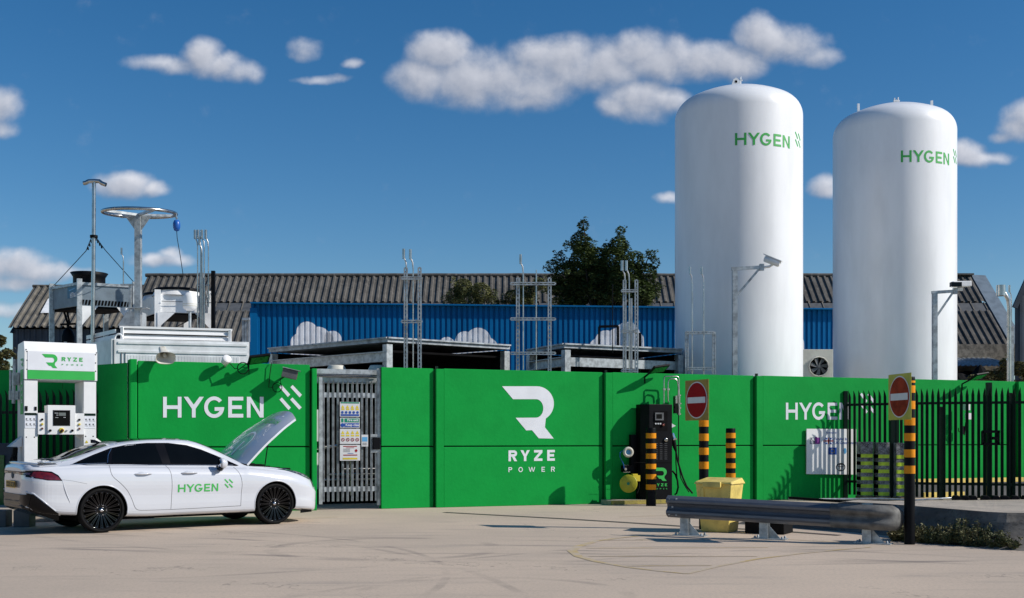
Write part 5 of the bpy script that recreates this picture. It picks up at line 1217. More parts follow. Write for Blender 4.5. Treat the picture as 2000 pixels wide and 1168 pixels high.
for dx in (-.19,.17): m.box(q+Vector((dx,-.03,1.48)), (.05,.05,.3))
m.box(q+Vector((.1,-.04,1.47)), (.14,.05,.07)); m.build('gate_latch', M('black'), pf)
# fence at the far left, behind the dispenser
lf = thing('palisade_fence', 'shaded palisade fence behind the white fuel dispenser at the left', 'fence', (-10,22,0))
lp = [Vector((-12.6,23.9,0)), Vector((-8.2,22.5,0))]
for p, d in along(lp, .165): 
    nn = Vector((d.y,-d.x,0)); m = MB(); pale(m, p, d, nn, .075, 2.45, .10, tip=.15); m.build('pale', M('dark_green'), lf)
for z in (2.0,.5): m = MB(); m.beam(lp[0]+Vector((0,.05,z)), lp[1]+Vector((0,.05,z)), .04,.06); m.build('rail', M('dark_green'), lf)
# wall valve behind the fence
vb = thing('wall_valve', 'white valve assembly on the green wall behind the fence latch', 'valve', fw(3)(1888,800))
f3w = lambda px, py, o=.15: ray_plane(px, py, surf[3][0]+WN*o, WN)
m = MB(); m.box(f3w(1888,795,.2), (.14,.1,.16), ang); m.box(f3w(1891,813,.2), (.12,.1,.16), ang); m.tube([f3w(1889,820), f3w(1889,785)], .03, 8); m.build('valve_body', M('white_paint'), vb)
m = MB(); m.tube([f3w(1872,836,.1), f3w(1872,842,.1), f3w(1884,850,.12), f3w(1886,825,.15)], .012, 6); m.box(f3w(1880,840,.1), (.1,.06,.2), ang); m.build('cable', M('black'), vb)
# yellow-edged bund and floor items
bu = thing('bund_kerb', 'low bund wall with yellow top edge at the foot of the green wall', 'kerb', (12,28.4,0), ang)
ba = f3w(1780,940,.45); bb = f3w(2060,940,.45); ba.z = bb.z = 0
m = MB(); m.prism([ba, bb, bb-WN*.25, ba-WN*.25], (0,0,.36)); m.build('bund_wall', M('plastic_grey'), bu)
m = MB(); m.prism([ba+WN*.01+Vector((0,0,.36)), bb+WN*.01+Vector((0,0,.36)), bb-WN*.26+Vector((0,0,.36)), ba-WN*.26+Vector((0,0,.36))], (0,0,.10)); m.build('yellow_top', M('bin'), bu)
m = MB(); a = Vector((9.75,26.9,.12)); b = Vector((10.9,27.4,.12)); m.beam(a, b, .10,.12); m.build('yellow_stop', M('bin'), bu)
for i, px in enumerate((1868,1884,1900,1924,1944,1962,1982,2004)):
    p = A(px, 972, 25.1); t = thing('rubber_block', ('leftmost','second from left','third from left','fourth from left','fifth from left','sixth from left','seventh from left','rightmost')[i]+' black rubber block in the row under the fence', 'rubber block', (p.x,p.y,.02), 0, 'black rubber blocks under the fence')
    m = MB(frame((p.x,p.y,.0), R(-15))); w_ = .17; m.prism([(-w_/2,-.15,.03),(w_/2,-.15,.03),(w_/2,-.13,.16),(w_*.3,-.12,.20),(-w_*.3,-.12,.20),(-w_/2,-.13,.16)], (0,.3,0)); m.build('block', M('rubber'), t, bevel=.012)
    m = MB(frame((p.x,p.y,.0), R(-15))); m.box((0,-.16,.09),(.07,.02,.08)); m.build('recess', M('black_matt'), t)
cdt = thing('conduit', 'pale grey conduit pipes lying across the concrete before the fence', 'conduit', (9,24,0))
m = MB(); m.tube([A(1540,973,25.2), A(1660,979.5,24.3), A(1800,982,23.8), A(2010,981.5,23.6)], .028, 8); m.tube([A(1600,975,25.4), A(1720,974,25.8), A(1790,977,25.0), A(1874,971.5,25.6)], .022, 8); m.build('pipe', M('galv'), cdt)
m = MB(); m.tube([A(1541,972,25.0), A(1610,977,24.2), A(1680,981,23.6), A(1740,983,23.2)], .03, 8); m.build('black_pipe', M('rubber'), cdt)
rg = MB(); a = G(1830,993); rg.poly([Vector((9.4,23.2,.33)), Vector((12.5,23.0,.33)), Vector((12.5,24.1,.2)), Vector((9.6,24.3,.2))])
# pallet stacks behind the fence
for i, (px, wpx, yt, lab) in enumerate(((1689,24,862,'left stack of silver and lime crates behind the dark fence'),(1722,22,863,'middle stack of silver and lime crates, nearest the thick fence post'),(1757,22,864,'right stack of silver and lime crates beside the right no entry sign'))):
    Y = 27.0-.16*i; c = A(px, 970, Y); zt_s = A(px, yt, Y).z; wdt = wpx/F_*Y; t = thing('crate_stack', lab, 'crates', (c.x,c.y,0), 0, 'stacks of lime edged crates behind the fence')
    m = MB(); m.box((c.x,c.y,zt_s/2), (wdt,.34,zt_s-.02)); m.build('crates', M('mirrorcloth'), t)
    nb = 6; 
    for k in range(nb):
        z = .16+k*(zt_s-.5)/(nb-1); m = MB(); m.box((c.x-wdt*.02,c.y,z), (wdt*.96,.352,.085)); m.build('lime_band', M('hivis'), t)
    m = MB(); m.box((c.x,c.y,.05), (wdt+.04,.38,.09)); m.build('pallet', M('wood'), t)

# ================================================================ LEFT DISPENSER
TH = R(30); FD = frame((-8.6,20.0,0), TH); WD_ = 1.226
fd = thing('white_dispenser', 'tall white fuel dispenser with green emblem header at the far left', 'dispenser', (-8.6,20.0,0), TH)
uu = lambda u: (u-232)/703*WD_
vv = lambda v: HC-(660+v/4.865-HY)*20.25/F_
def DB(name, u0, v0, u1, v1, y0, y1, mt, bev=.006, parent=fd):
    m = MB(FD); a, b = uu(u0), uu(u1); z0, z1 = (vv(v1) if v1 < 5000 else 0.0), vv(v0); m.box(((a+b)/2,(y0+y1)/2,(z0+z1)/2), (b-a,y1-y0,z1-z0)); return m.build(name, M(mt), parent, bevel=bev)
DP = 1.0
m = MB(FD); a, b = uu(232), uu(935); zt_, zm, zb_ = vv(38), vv(130), vv(400)
prof = [(.0,zb_),(.0,zm),(.10,zt_),(DP-.10,zt_),(DP,zm),(DP,zb_)]
m.prism([(a,y,z) for y, z in prof], (b-a,0,0)); hdr = m.build('header', M('white_paint'), fd, bevel=.006)
DB('header_panel', 262, 134, 910, 309, -.008, .004, 'lettering', .0, hdr)
DB('green_band', 262, 312, 910, 394, -.010, .004, 'disp_green', .0, hdr)
col_l = DB('column', 232, 404, 358, 9999, .02, DP-.02, 'white_paint'); col_r = DB('column', 803, 404, 926, 9999, .02, DP-.02, 'white_paint')
DP3 = lambda u, v, y=-.012: FD @ Vector((uu(u), y, vv(v)))
m = MB(); m.poly([DP3(397+x*150,287-y*131*1.0) for x, y in rlogo()]); put_polys(m, ryze(), lambda x, y: DP3(586+x*48,218-y*38)); put_polys(m, power(), lambda x, y: DP3(586+x*21.6,258-y*14)); m.build('green_logo', M('disp_green'), hdr)
con = DB('console', 447, 640, 715, 918, -.06, .35, 'white_paint')
DB('console_wing', 358, 715, 446, 918, -.02, .3, 'white_paint'); DB('console_wing', 716, 715, 803, 918, -.02, .3, 'white_paint')
DB('screen_frame', 498, 686, 664, 835, -.066, -.058, 'plastic_grey', 0, con)
sc_ = DB('display_screen', 502, 690, 660, 831, -.070, -.060, 'screen', 0, con)
DB('readout', 555, 710, 620, 740, -.073, -.069, 'lcd', 0, con)
m = MB()
for (u0,v0,u1,v1) in ((513,713,548,717),(530,732,548,736),(518,755,548,758),(598,753,620,757)): m.poly([DP3(u0,v1,-.074),DP3(u1,v1,-.074),DP3(u1,v0,-.074),DP3(u0,v0,-.074)])
m.build('screen_text', M('sign_white'), con)
def knob(u, v, r, mt, y=-.02, nm='button'): k_ = .15 if nm == 'screw' else 1; m = MB(); m.lathe(FD @ Vector((uu(u), y, vv(v))), [(r,0),(r,.022*k_),(r*.7,.03*k_)], 16, axis=FD.to_3x3() @ Vector((0,-1,0))); m.build(nm, M(mt), fd)
for u in (398,756): knob(u,776,.020,'black'); knob(u,820,.020,'yellow'); knob(u,862,.020,'tail_red')
knob(472,880,.022,'black',-.06); knob(684,880,.022,'black',-.06); knob(630,880,.014,'galv',-.06)
knob(579,878,.045,'yellow',-.06,'isolator_plate'); knob(585,878,.026,'tail_red',-.085,'isolator_switch')
m = MB(); m.beam(DP3(583,878,-.12), DP3(556,902,-.12), .025,.02); m.build('isolator_lever', M('black'), fd)
for u0,u1 in ((238,350),(810,920)):
    DB('caption_strip', u0, 714, u1, 736, .012, .022, 'dark_green', 0); DB('instruction_sheet', u0, 740, u1, 858, .014, .022, 'lettering', 0)
    m = MB()
    for a_ in range(3):
        for b_ in range(2):
            x0 = u0+8+a_*36; y0 = 765+b_*48; m.poly([DP3(x0,y0+14,.012),DP3(x0+14,y0+14,.012),DP3(x0+14,y0,.012),DP3(x0,y0,.012)]); m.poly([DP3(x0,y0+24,.012),DP3(x0+26,y0+24,.012),DP3(x0+26,y0+20,.012),DP3(x0,y0+20,.012)])
    m.build('sheet_print', M('plastic_grey'), fd)
for u, v in ((252,943),(328,943),(822,935),(896,935)): knob(u, v, .012, 'black', .022, 'screw')
for u, v in ((257,138),(257,220),(257,305),(918,146),(918,226),(918,306),(249,120),(928,128)): knob(u, v, .011, 'black', .0, 'screw')
DB('card_slot', 240, 650, 264, 696, .008, .024, 'screen', 0); DB('card_slot', 328, 655, 350, 690, .008, .024, 'screen', 0)
m = MB(); m.poly([DP3(816,998,.012),DP3(848,998,.012),DP3(832,972,.012)]); m.build('warning_sticker', M('yellow'), fd)
for u0, u1, s in ((358,390,1),(803,740,-1)): 
    m = MB(); m.prism([DP3(u0,922,.3), DP3(u1,922,.3), DP3(u0,985,.3)], FD.to_3x3() @ Vector((0,.02,0))); m.build('gusset', M('white_paint'), fd)
# left flank: green strip, lettering, equipment
sp_ = lambda y, v, o=.006: FD @ Vector((-o, y, vv(v)))
m = MB(); m.poly([sp_(.12,725), sp_(.52,725), sp_(.52,300), sp_(.12,300)]); m.build('side_green_panel', M('disp_green'), fd)
m = MB(); m.poly([sp_(.50-x*.40,275-y*80,.008) for x, y in rlogo()]); m.build('side_emblem', M('disp_green'), fd)
m = MB(); put_polys(m, ryze(), lambda x, y: sp_(.36-y*.16, 620-x*50, .01)); m.build('side_lettering', M('sign_white'), fd)
m = MB(FD); m.box((-.06,.75,2.55),(.10,.25,.22)); m.box((-.09,.78,2.25),(.14,.2,.16)); m.tube([(-.08,.7,2.9),(-.1,.7,2.1)], .03, 8); m.tube([(-.14,.8,2.7),(-.14,.8,2.2)], .02, 8); m.build('flank_valves', M('galv'), fd)
m = MB(FD); m.prism([(-.01,.25,1.32),(-.22,.25,1.32),(-.01,.25,1.50)], (0,.4,0)); m.build('nozzle_hood', M('white_paint'), fd)
m = MB(FD); m.prism([(WD_+.0,.25,1.32),(WD_+.22,.25,1.32),(WD_+.0,.25,1.50)], (0,.4,0)); m.build('nozzle_hood', M('white_paint'), fd)
m = MB(FD); m.tube([(-.1,.4,1.3),(-.12,.4,1.05),(-.16,.45,1.0)], .045, 10); m.tube([(-.12,.42,1.2),(-.24,.5,.8),(-.20,.55,.35),(-.12,.5,.12),(-.05,.4,.5)], .035, 8); m.tube([(-.16,.3,1.15),(-.08,.3,1.0)], .03, 8); m.build('hose', M('rubber'), fd)
m = MB(FD); m.tube([(WD_+.1,.35,1.3),(WD_+.14,.3,1.1),(WD_+.2,.3,.7),(WD_+.12,.4,.2)], .035, 8); m.build('hose', M('rubber'), fd)
m = MB(FD); m.box((-.012,.3,.88),(.02,.14,.12)); m.build('side_socket', M('screen'), fd)
# dark cabinet and blocks beyond
dk = thing('dark_cabinet', 'dark blue cabinet at the left edge behind the white dispenser', 'cabinet', (-10.3,21.6,0))
m = MB(); m.box((-10.05,21.9,.6),(1.4,.5,1.55)); m.build('cabinet_body', M('navy'), dk, bevel=.01)
m = MB(); m.box((-9.72,21.62,.5),(.08,.03,1.3)); m.build('door_edge', M('glass_green'), dk)
for i, (px, lab) in enumerate(((2,'dark concrete kerb block at the extreme left edge'),(48,'dark concrete kerb block behind the rear bumper of the car'))):
    p = A(px, 0, 18.9); t = thing('kerb_block', lab, 'concrete block', (p.x,p.y,0), 0, 'concrete blocks under the dispenser'); m = MB(); m.box((p.x,p.y,.14),(.27,.25,.28)); m.build('block', M('plastic_grey'), t, bevel=.012)
kb2 = thing('dispenser_island', 'pale concrete island slab carrying the white dispenser', 'kerb', (-8.4,20.3,0), TH)
m = MB(frame((-8.6,20.0,0), TH)); m.box((.4,.5,.12),(3.6,1.5,.24)); m.build('slab', M('concrete'), kb2, bevel=.02)

# ================================================================ CAR
CRZ = math.atan2(.606, .795); CF = frame((-6.35, 17.6, 0), CRZ) @ Matrix.Translation((0, .93, 0))   # rear axle, centre line
car = thing('parked_car', 'white fastback car with raised bonnet and black multi-spoke wheels', 'car', CF.translation, CRZ)
ST = [  # x, W, zb, yB, zB, yR, zR, zT
 (-1.09,.52,.50,.50,.98,.44,1.00,1.02),
 (-1.06,.66,.42,.62,1.00,.54,1.05,1.075),
 (-.98,.79,.37,.73,1.01,.62,1.07,1.10),
 (-.80,.885,.32,.79,1.02,.64,1.085,1.115),
 (-.40,.93,.28,.815,1.035,.60,1.14,1.19),
 (-.10,.94,.27,.81,1.045,.58,1.235,1.30),
 (.25,.94,.24,.80,1.045,.57,1.345,1.40),
 (.70,.935,.22,.795,1.035,.575,1.415,1.46),
 (1.2,.93,.22,.79,1.02,.58,1.43,1.475),
 (1.6,.93,.22,.79,1.01,.58,1.395,1.45),
 (2.0,.93,.22,.80,1.00,.64,1.235,1.315),
 (2.30,.935,.22,.81,.99,.73,1.085,1.15),
 (2.48,.94,.22,.815,.985,.76,1.005,1.04),
 (2.9,.945,.24,.83,.935,.74,.975,.985),
 (3.25,.925,.24,.82,.885,.72,.925,.93),
 (3.55,.87,.22,.77,.80,.66,.85,.86),
 (3.74,.76,.20,.66,.69,.56,.74,.75),
 (3.85,.58,.19,.50,.58,.42,.62,.63),
 (3.90,.40,.20,.34,.48,.28,.50,.51)]
def cr(p0, p1, p2, p3, t): return [.5*((2*b)+(-a+c)*t+(2*a-5*b+4*c-d)*t*t+(-a+3*b-3*c+d)*t**3) for a, b, c, d in zip(p0, p1, p2, p3)]
def dense(pts, n):
    out = []
    for i in range(len(pts)-1):
        p0 = pts[max(i-1,0)]; p3 = pts[min(i+2,len(pts)-1)]
        for k in range(n): out.append(cr(p0, pts[i], pts[i+1], p3, k/n))
    out.append(list(pts[-1])); return out
SS = dense(ST, 6); rows = []
for (x, W, zb, yB, zB, yR, zR, zT) in SS:
    mid = .5*(zb+zB)
    half = [(0,zb+.0),(W*.45,zb),(W*.80,zb),(W-.045,zb+.03),(W-.012,zb+.14),(W-.012,mid-.06),(W,mid+.10),(W-.012,zB-.13),(W-.055,zB-.05),(yB+.01,zB-.012),(yB-.012,zB+.012)]
    up = [(yB+(yR-yB)*k, zB+(zR-zB)*(k**.95)+.0) for k in (.33,.66)]
    half += up+[(yR,zR),(yR*.72,zR+(zT-zR)*.62),(yR*.38,zR+(zT-zR)*.93),(0,zT)]
    h2 = dense(half, 3)
    full = [(-y, z) for y, z in h2] + [(y, z) for y, z in h2[::-1][1:]]
    rows.append([CF @ Vector((x, y, z)) for y, z in full])
bodym = MB(); bodym.grid(rows)
bodym.smooth = False; bodym.add(rows[0], [list(range(len(rows[0])))]); bodym.add(rows[-1], [list(range(len(rows[-1])))[::-1]])
body = bodym.build('body', [M('carpaint'), M('black_matt')], car, weld=True)
# wheel openings cut out of the body
def cutter(x, side):
    m = MB(); c = CF @ Vector((x, side*.60, .355)); ax = CF.to_3x3() @ Vector((0, side, 0)); m.lathe(c, [(.388,0),(.388,.8)], 56, axis=ax, smooth=False)
    o = m.build('cut', [M('carpaint'), M('black_matt')], car, weld=True)
    for p in o.data.polygons: p.material_index = 1
    return o
cuts = [cutter(x, s) for x in (0, 2.92) for s in (-1, 1)]
for c in cuts:
    md = body.modifiers.new('b', 'BOOLEAN'); md.operation = 'DIFFERENCE'; md.object = c; md.solver = 'EXACT'
dg = bpy.context.evaluated_depsgraph_get(); dg.update()
nm = bpy.data.meshes.new_from_object(body.evaluated_get(dg)); 
bvh_src = [v.co.copy() for v in body.data.vertices]; tris = [list(p.vertices) for p in body.data.polygons]
bvh = BVHTree.FromPolygons(bvh_src, tris)           # uncut body, in the car's own space
srcme = body.data; vn = [v.normal.copy() for v in srcme.vertices]; body.modifiers.clear(); body.data = nm
def body_normal(p):
    h, n, i, d_ = bvh.find_nearest(p)
    if h is None or d_ > .01: return None
    vs_ = tris[i]; ws = [1/((srcme.vertices[k].co-h).length+1e-5) for k in vs_]; a_ = Vector((0,0,0))
    for k, w in zip(vs_, ws): a_ += vn[k]*w
    return a_.normalized()
for c in cuts: bpy.data.objects.remove(c)
ln_ = [None]*len(nm.loops)
for p in nm.polygons:
    p.use_smooth = True
    for li in p.loop_indices:
        n_ = body_normal(nm.vertices[nm.loops[li].vertex_index].co) if p.material_index == 0 else None
        ln_[li] = n_ if (n_ is not None and n_.dot(p.normal) > .2) else p.normal.copy()
nm.normals_split_custom_set(ln_)
RI = ROOT[car.name].inverted(); RC = ROOT[car.name]
L2C = CF                                             # car design space -> world
def side_hit(x, z, side=-1, off=.004):
    o = RI @ (L2C @ Vector((x, side*3, z))); d = RI.to_3x3() @ (L2C.to_3x3() @ Vector((0, -side, 0)))
    h, n, i, dist = bvh.ray_cast(o, d)
    if h is None: return L2C @ Vector((x, side*.5, z))
    if n.dot(d) > 0: n = -n
    return RC @ (h+n*off)
def top_hit(x, y, off=.004):
    o = RI @ (L2C @ Vector((x, y, 3))); h, n, i, dist = bvh.ray_cast(o, Vector((0,0,-1)))
    if h is None: return L2C @ Vector((x, y, 1))
    if n.z < 0: n = -n
    return RC @ (h+n*off)
def rear_hit(y, z, off=.004):
    o = RI @ (L2C @ Vector((-3, y, z))); d = RI.to_3x3() @ (L2C.to_3x3() @ Vector((1,0,0))); h, n, i, dist = bvh.ray_cast(o, d)
    if h is None: return L2C @ Vector((-.9, y, z))
    if n.dot(d) > 0: n = -n
    return RC @ (h+n*off)
def skin(name, poly, fn, mtl, parent=car, step=.06, off=.004, smooth=True, lab=None, cuts2=True):
    """flat outline cut into a fine mesh and laid on the body"""
    bm = bmesh.new(); f = bm.faces.new([bm.verts.new((a, b, 0)) for a, b in poly])
    bmesh.ops.triangulate(bm, faces=bm.faces[:])
    lo = [min(p[i] for p in poly) for i in (0,1)]; hi = [max(p[i] for p in poly) for i in (0,1)]
    for i in (0,1):
        k = math.floor(lo[i]/step)*step+step
        while k < hi[i]:
            co = (k,0,0) if i == 0 else (0,k,0); no = (1,0,0) if i == 0 else (0,1,0)
            bmesh.ops.bisect_plane(bm, geom=bm.verts[:]+bm.edges[:]+bm.faces[:], plane_co=co, plane_no=no); k += step
    m = MB(); m.smooth = smooth; bm.verts.ensure_lookup_table(); m.add([fn(v.co.x, v.co.y, off) for v in bm.verts], [[v.index for v in q.verts] for q in bm.faces]); bm.free()
    return m.build(name, mtl, parent, label=lab)
for sd in (-1, 1):
    sh = lambda x, z, o=.004, sd=sd: side_hit(x, z, sd, o)
    dlo = [(-.42,1.068),(-.30,1.115),(-.05,1.215),(.22,1.315),(.50,1.372),(.80,1.395),(1.15,1.395),(1.45,1.360),(1.70,1.285),(1.95,1.180),(2.15,1.085),(2.30,1.012),(2.26,1.004),(1.6,1.025),(1.0,1.040),(.4,1.058),(0,1.064),(-.3,1.062)]
    skin('window_surround', dlo, sh, M('gloss_black'), off=.003)
    skin('quarter_window', [(-.30,1.082),(-.05,1.19),(.17,1.275),(.10,1.082)], sh, M('carglass'), off=.006)
    skin('rear_door_window', [(.185,1.08),(.26,1.305),(.5,1.355),(.80,1.380),(.93,1.382),(1.0,1.062)], sh, M('carglass'), off=.006)
    skin('front_door_window', [(1.14,1.06),(1.09,1.382),(1.3,1.368),(1.5,1.332),(1.7,1.268),(1.95,1.162),(2.12,1.075),(2.16,1.04)], sh, M('carglass'), off=.006)
    m = MB()
    m.tube([sh(x, 1.050-.012*max(0,x)*1.3+(.012 if x < -.2 else 0), .006) for x in [-.44+.12*k for k in range(23)]], .006, 6)
    for pth in ([(-.42,1.062),(-.2,1.072),(.10,1.076)], [(.12,1.08),(.16,1.2),(.235,1.31)], ): m.tube([sh(x,z,.008) for x,z in pth], .005, 6)
    m.build('window_trim', M('chrome'), car)
    # shut lines
    def line(pts, r=.0035):
        P = []
        for (a, b), (c, d) in zip(pts, pts[1:]):
            n = max(2, int(math.hypot(c-a, d-b)/.05)); P += [(a+(c-a)*k/n, b+(d-b)*k/n) for k in range(n)]
        P.append(pts[-1]); return [sh(x, z, .0) for x, z in P]
    sm_ = lambda pts: [tuple(q) for q in dense(pts, 6)]
    m = MB()
    m.tube(line(sm_([(.14,1.045),(.125,.96),(.16,.87),(.27,.77),(.38,.65),(.45,.52),(.49,.41),(.52,.36),(.57,.335),(.70,.328),(1.08,.325)])), .0036, 5)
    m.tube(line(sm_([(1.05,1.03),(1.085,.92),(1.10,.78),(1.10,.6),(1.085,.325)])), .0036, 5)
    m.tube(line([(1.085,.325),(1.6,.330),(2.28,.342)]), .0040, 5)
    m.tube(line(sm_([(2.28,.342),(2.29,.55),(2.30,.72),(2.27,.86),(2.20,.985)])), .0036, 5)
    m.tube(line([(-.74,.86),(-.45,.82),(-.24,.77)]), .002, 5)
    m.build('door_gap', M('seam'), car)
    for hx in (.50, 1.26):
        m = MB(); P = [sh(hx, .905, .004)] + [sh(hx+.05+.17*k/4, .905, .030) for k in range(5)] + [sh(hx+.27, .905, .004)]
        m.tube(P, [.008,.016,.019,.019,.018,.015,.008], 8)
        m.build('door_handle', M('chrome') if False else M('carpaint'), car)
    for hx in (.61, 1.37): m = MB(); m.lathe(sh(hx, .905, .001), [(.045,0),(.03,.002)], 18, axis=CF.to_3x3() @ Vector((0,sd,0))); m.build('handle_recess', M('carpaint'), car)
    # sill highlight crease and lower skirt
    # mirror
    m = MB(); c = L2C @ Vector((1.92, sd*.975, 1.055)); F3 = CF.to_3x3(); prof = []
    for i in range(9):
        a = math.pi*i/8; row = []
        for j in range(17):
            b = 2*math.pi*j/16; row.append(c+F3 @ Vector((math.cos(a)*.10*(1 if math.cos(a)>0 else .35), math.sin(a)**.7*math.cos(b)*.075, math.sin(a)**.7*math.sin(b)*.092)))
        prof.append(row)
    m.grid(prof); m.build('mirror_housing', M('carpaint'), car)
    m = MB(); m.lathe(c+F3 @ Vector((-.037,0,0)), [(.001,0),(.068,0),(.072,.006)], 20, axis=F3 @ Vector((1,0,0)), caps=False); m.build('mirror_glass', M('chrome'), car)
    m = MB(); m.tube([c+F3 @ Vector((0,0,-.065)), c+F3 @ Vector((0,-sd*.02,-.10)), sh(1.93,1.0,-.01)], [.045,.03,.03], 8); m.beam(c+F3@Vector((-.03,-.05,-.085)), c+F3@Vector((-.03,.06,-.085)), .05,.035); m.build('mirror_foot', M('gloss_black'), car)
    # lights
    skin('headlight', [(3.02,.945),(3.20,.925),(3.45,.865),(3.62,.80),(3.68,.735),(3.60,.755),(3.40,.84),(3.22,.895)], sh, M('headlamp'), off=.006)
    skin('headlamp_top', [(3.0,sd*.80),(3.2,sd*.815),(3.45,sd*.79),(3.62,sd*.72),(3.70,sd*.62),(3.55,sd*.62),(3.3,sd*.70)], lambda x, y, o=.005: top_hit(x, y, o), M('headlamp'), off=.006)
    skin('front_light', [(3.66,.73),(3.72,.735),(3.735,.62),(3.69,.60)], sh, M('headlamp'), off=.006)
    skin('tail_light', [(-1.02,.965),(-.90,.965),(-.74,.94),(-.66,.885),(-.62,.835),(-.80,.845),(-.95,.875),(-1.02,.90)], sh, M('tail_red'), off=.008)
    skin('tail_light_surround', [(-1.06,.98),(-.92,.985),(-.74,.965),(-.655,.91),(-.60,.825),(-.80,.835),(-.95,.865),(-1.06,.885)], sh, M('gloss_black'), off=.004)
    skin('rear_valance_side', [(-1.05,.64),(-.98,.62),(-.86,.50),(-.70,.37),(-.63,.325),(-.80,.335),(-.95,.37),(-1.04,.44)], sh, M('gloss_black'), off=.014, step=.025)
    m = MB(); m.tube([sh(x,z,.004) for x,z in [(-.60,.83),(-.57,.72),(-.53,.60),(-.485,.48)]], [.001,.006,.006,.001], 6); m.build('flank_crease', M('carpaint'), car)
    m = MB(); m.tube([sh(x,z,.0) for x,z in [(-1.06,.66),(-.98,.635),(-.86,.52),(-.70,.375),(-.60,.30)]], .014, 6); m.build('bumper_edge', M('carpaint'), car)
    for x in (0, 2.92):
        P = [sh(x+math.cos(a)*.392, .355+math.sin(a)*.392, -.004) for a in [R(-8)+R(196)*k/30 for k in range(31)]]; m = MB(); m.tube(P, .011, 6)
        m.build('arch_lip', M('carpaint'), car)
# door lettering
Lh, S4 = hygen(); m = MB(); sh = lambda x, z: side_hit(x, z, -1, .005)
for q in Lh+S4: m.poly([sh(1.20+x*.142, .600+y*.125) for x, y in q])
m.build('door_lettering', M('green_letters'), car)
# rear: glass, lamps, plate, valance, spoiler
F3_ = CF.to_3x3()
rg_ = lambda x, y, o=.005: top_hit(x, y, o)
skin('rear_window', [(-.66,-.50),(-.66,.50),(-.10,.545),(.20,.50),(.22,0),(.20,-.50),(-.10,-.545)], rg_, M('carglass'), off=.006)
skin('windscreen', [(1.72,-.50),(1.72,.50),(2.10,.60),(2.36,.66),(2.40,0),(2.36,-.66),(2.10,-.60)], rg_, M('carglass'), off=.006)
skin('roof_panel', [(.40,-.42),(.40,.42),(1.3,.42),(1.55,.38),(1.55,-.38),(1.3,-.42)], rg_, M('gloss_black'), off=.004)
rh = lambda y, z, o=.005: rear_hit(y, z, o)
skin('rear_light_bar', [(-.74,.965),(.74,.965),(.74,.905),(.30,.925),(-.30,.925),(-.74,.905)], rh, M('gloss_black'), off=.010)
skin('rear_light_strip', [(-.72,.945),(-.25,.950),(-.25,.938),(-.72,.915)], rh, M('tail_red'), off=.014); skin('rear_light_strip', [(.72,.945),(.25,.950),(.25,.938),(.72,.915)], rh, M('tail_red'), off=.014)
skin('rear_valance', [(-.76,.62),(-.5,.615),(.5,.615),(.76,.62),(.72,.46),(.55,.43),(-.55,.43),(-.72,.46)], rh, M('gloss_black'), off=.018, step=.03)
m = MB(); m.prism([L2C@Vector(v) for v in ((-1.02,-.70,.46),(-1.09,-.50,.50),(-1.10,.50,.50),(-1.02,.70,.46),(-.60,.74,.30),(-.60,-.74,.30))], F3_ @ Vector((0,0,-.10))); m.build('rear_diffuser', M('gloss_black'), car, bevel=.02)
m = MB(); pc = rear_hit(0, .76, .03); F3 = CF.to_3x3(); m.prism([pc+F3@Vector((0,y,z)) for y, z in ((-.26,-.055),(.26,-.055),(.26,.055),(-.26,.055))], F3@Vector((-.008,0,0))); m.build('number_plate', M('plate_yellow'), car)
m = MB(); font_polys('CX25 DCW', .075, m, lambda x, y: pc+F3@Vector((-.012, .24-x*.95, y-.037)), .03); m.build('plate_lettering', M('black'), car)
m = MB(); m.lathe(rear_hit(0,.90,.006), [(.055,0),(.045,.008)], 20, axis=F3@Vector((-1,0,0))); m.build('rear_badge', M('navy'), car)
m = MB(); rows2 = []
for k in range(25):
    y = -.74+1.48*k/24; b = abs(y)/.74; x0 = -1.05+.16*b**3; zt2 = 1.085-.02*b**2
    rows2.append([L2C@Vector((x0+.30,y,zt2+.028)), L2C@Vector((x0+.12,y,zt2+.022)), L2C@Vector((x0-.01,y,zt2+.03)), L2C@Vector((x0-.035,y,zt2+.015)), L2C@Vector((x0+.02,y,zt2-.04))])
m.grid(rows2); m.build('boot_spoiler', M('carpaint'), car)
m = MB(); m.tube([top_hit(x, y, .0) for x, y in [(-.55,-.66),(-.50,-.60),(-.52,0),(-.50,.60),(-.55,.66)]], .0035, 5); m.build('boot_gap', M('seam'), car)
m = MB(); fb_ = top_hit(.22, 0, 0); m.prism([fb_+F3@Vector(v) for v in ((-.12,-.02,0),(.06,-.02,0),(-.06,-.006,.055),(-.12,-.006,.06))], F3@Vector((0,.035,0))); m.build('aerial_fin', M('gloss_black'), car, bevel=.006)
# engine bay and raised bonnet
skin('engine_cover', [(2.56,-.68),(2.56,.68),(3.1,.66),(3.5,.56),(3.62,.40),(3.66,0),(3.62,-.40),(3.5,-.56),(3.1,-.66)], rg_, M('black_matt'), off=.006)
m = MB(); rnd = random.Random(2)
for k in range(16): x, y = rnd.uniform(2.6,3.35), rnd.uniform(-.5,.5); q = top_hit(x, y, 0); m.box(q+Vector((0,0,.012)), (rnd.uniform(.08,.25), rnd.uniform(.08,.25), .04), CRZ)
m.build('engine_parts', M('black'), car)
al = R(38.5); hinge = Vector((2.44, 0, 1.04)); ca, sa = math.cos(al), math.sin(al)
def bon(u, v, o=0):
    u = u*1.16; s = u/1.415; wv = (.79-.05*s-.10*max(0,s-.55)/.45); y = v*wv; uu_ = u - .0*abs(v) - (.17*abs(v)**2.4)*s**2
    crown = .045*(1-v*v) + .055*math.sin(math.pi*min(1,s*.95)) + .03*max(0,abs(v)-.6)*-1
    n_ = crown+o; return L2C @ (hinge+Vector((uu_*ca-n_*sa, y, uu_*sa+n_*ca)))
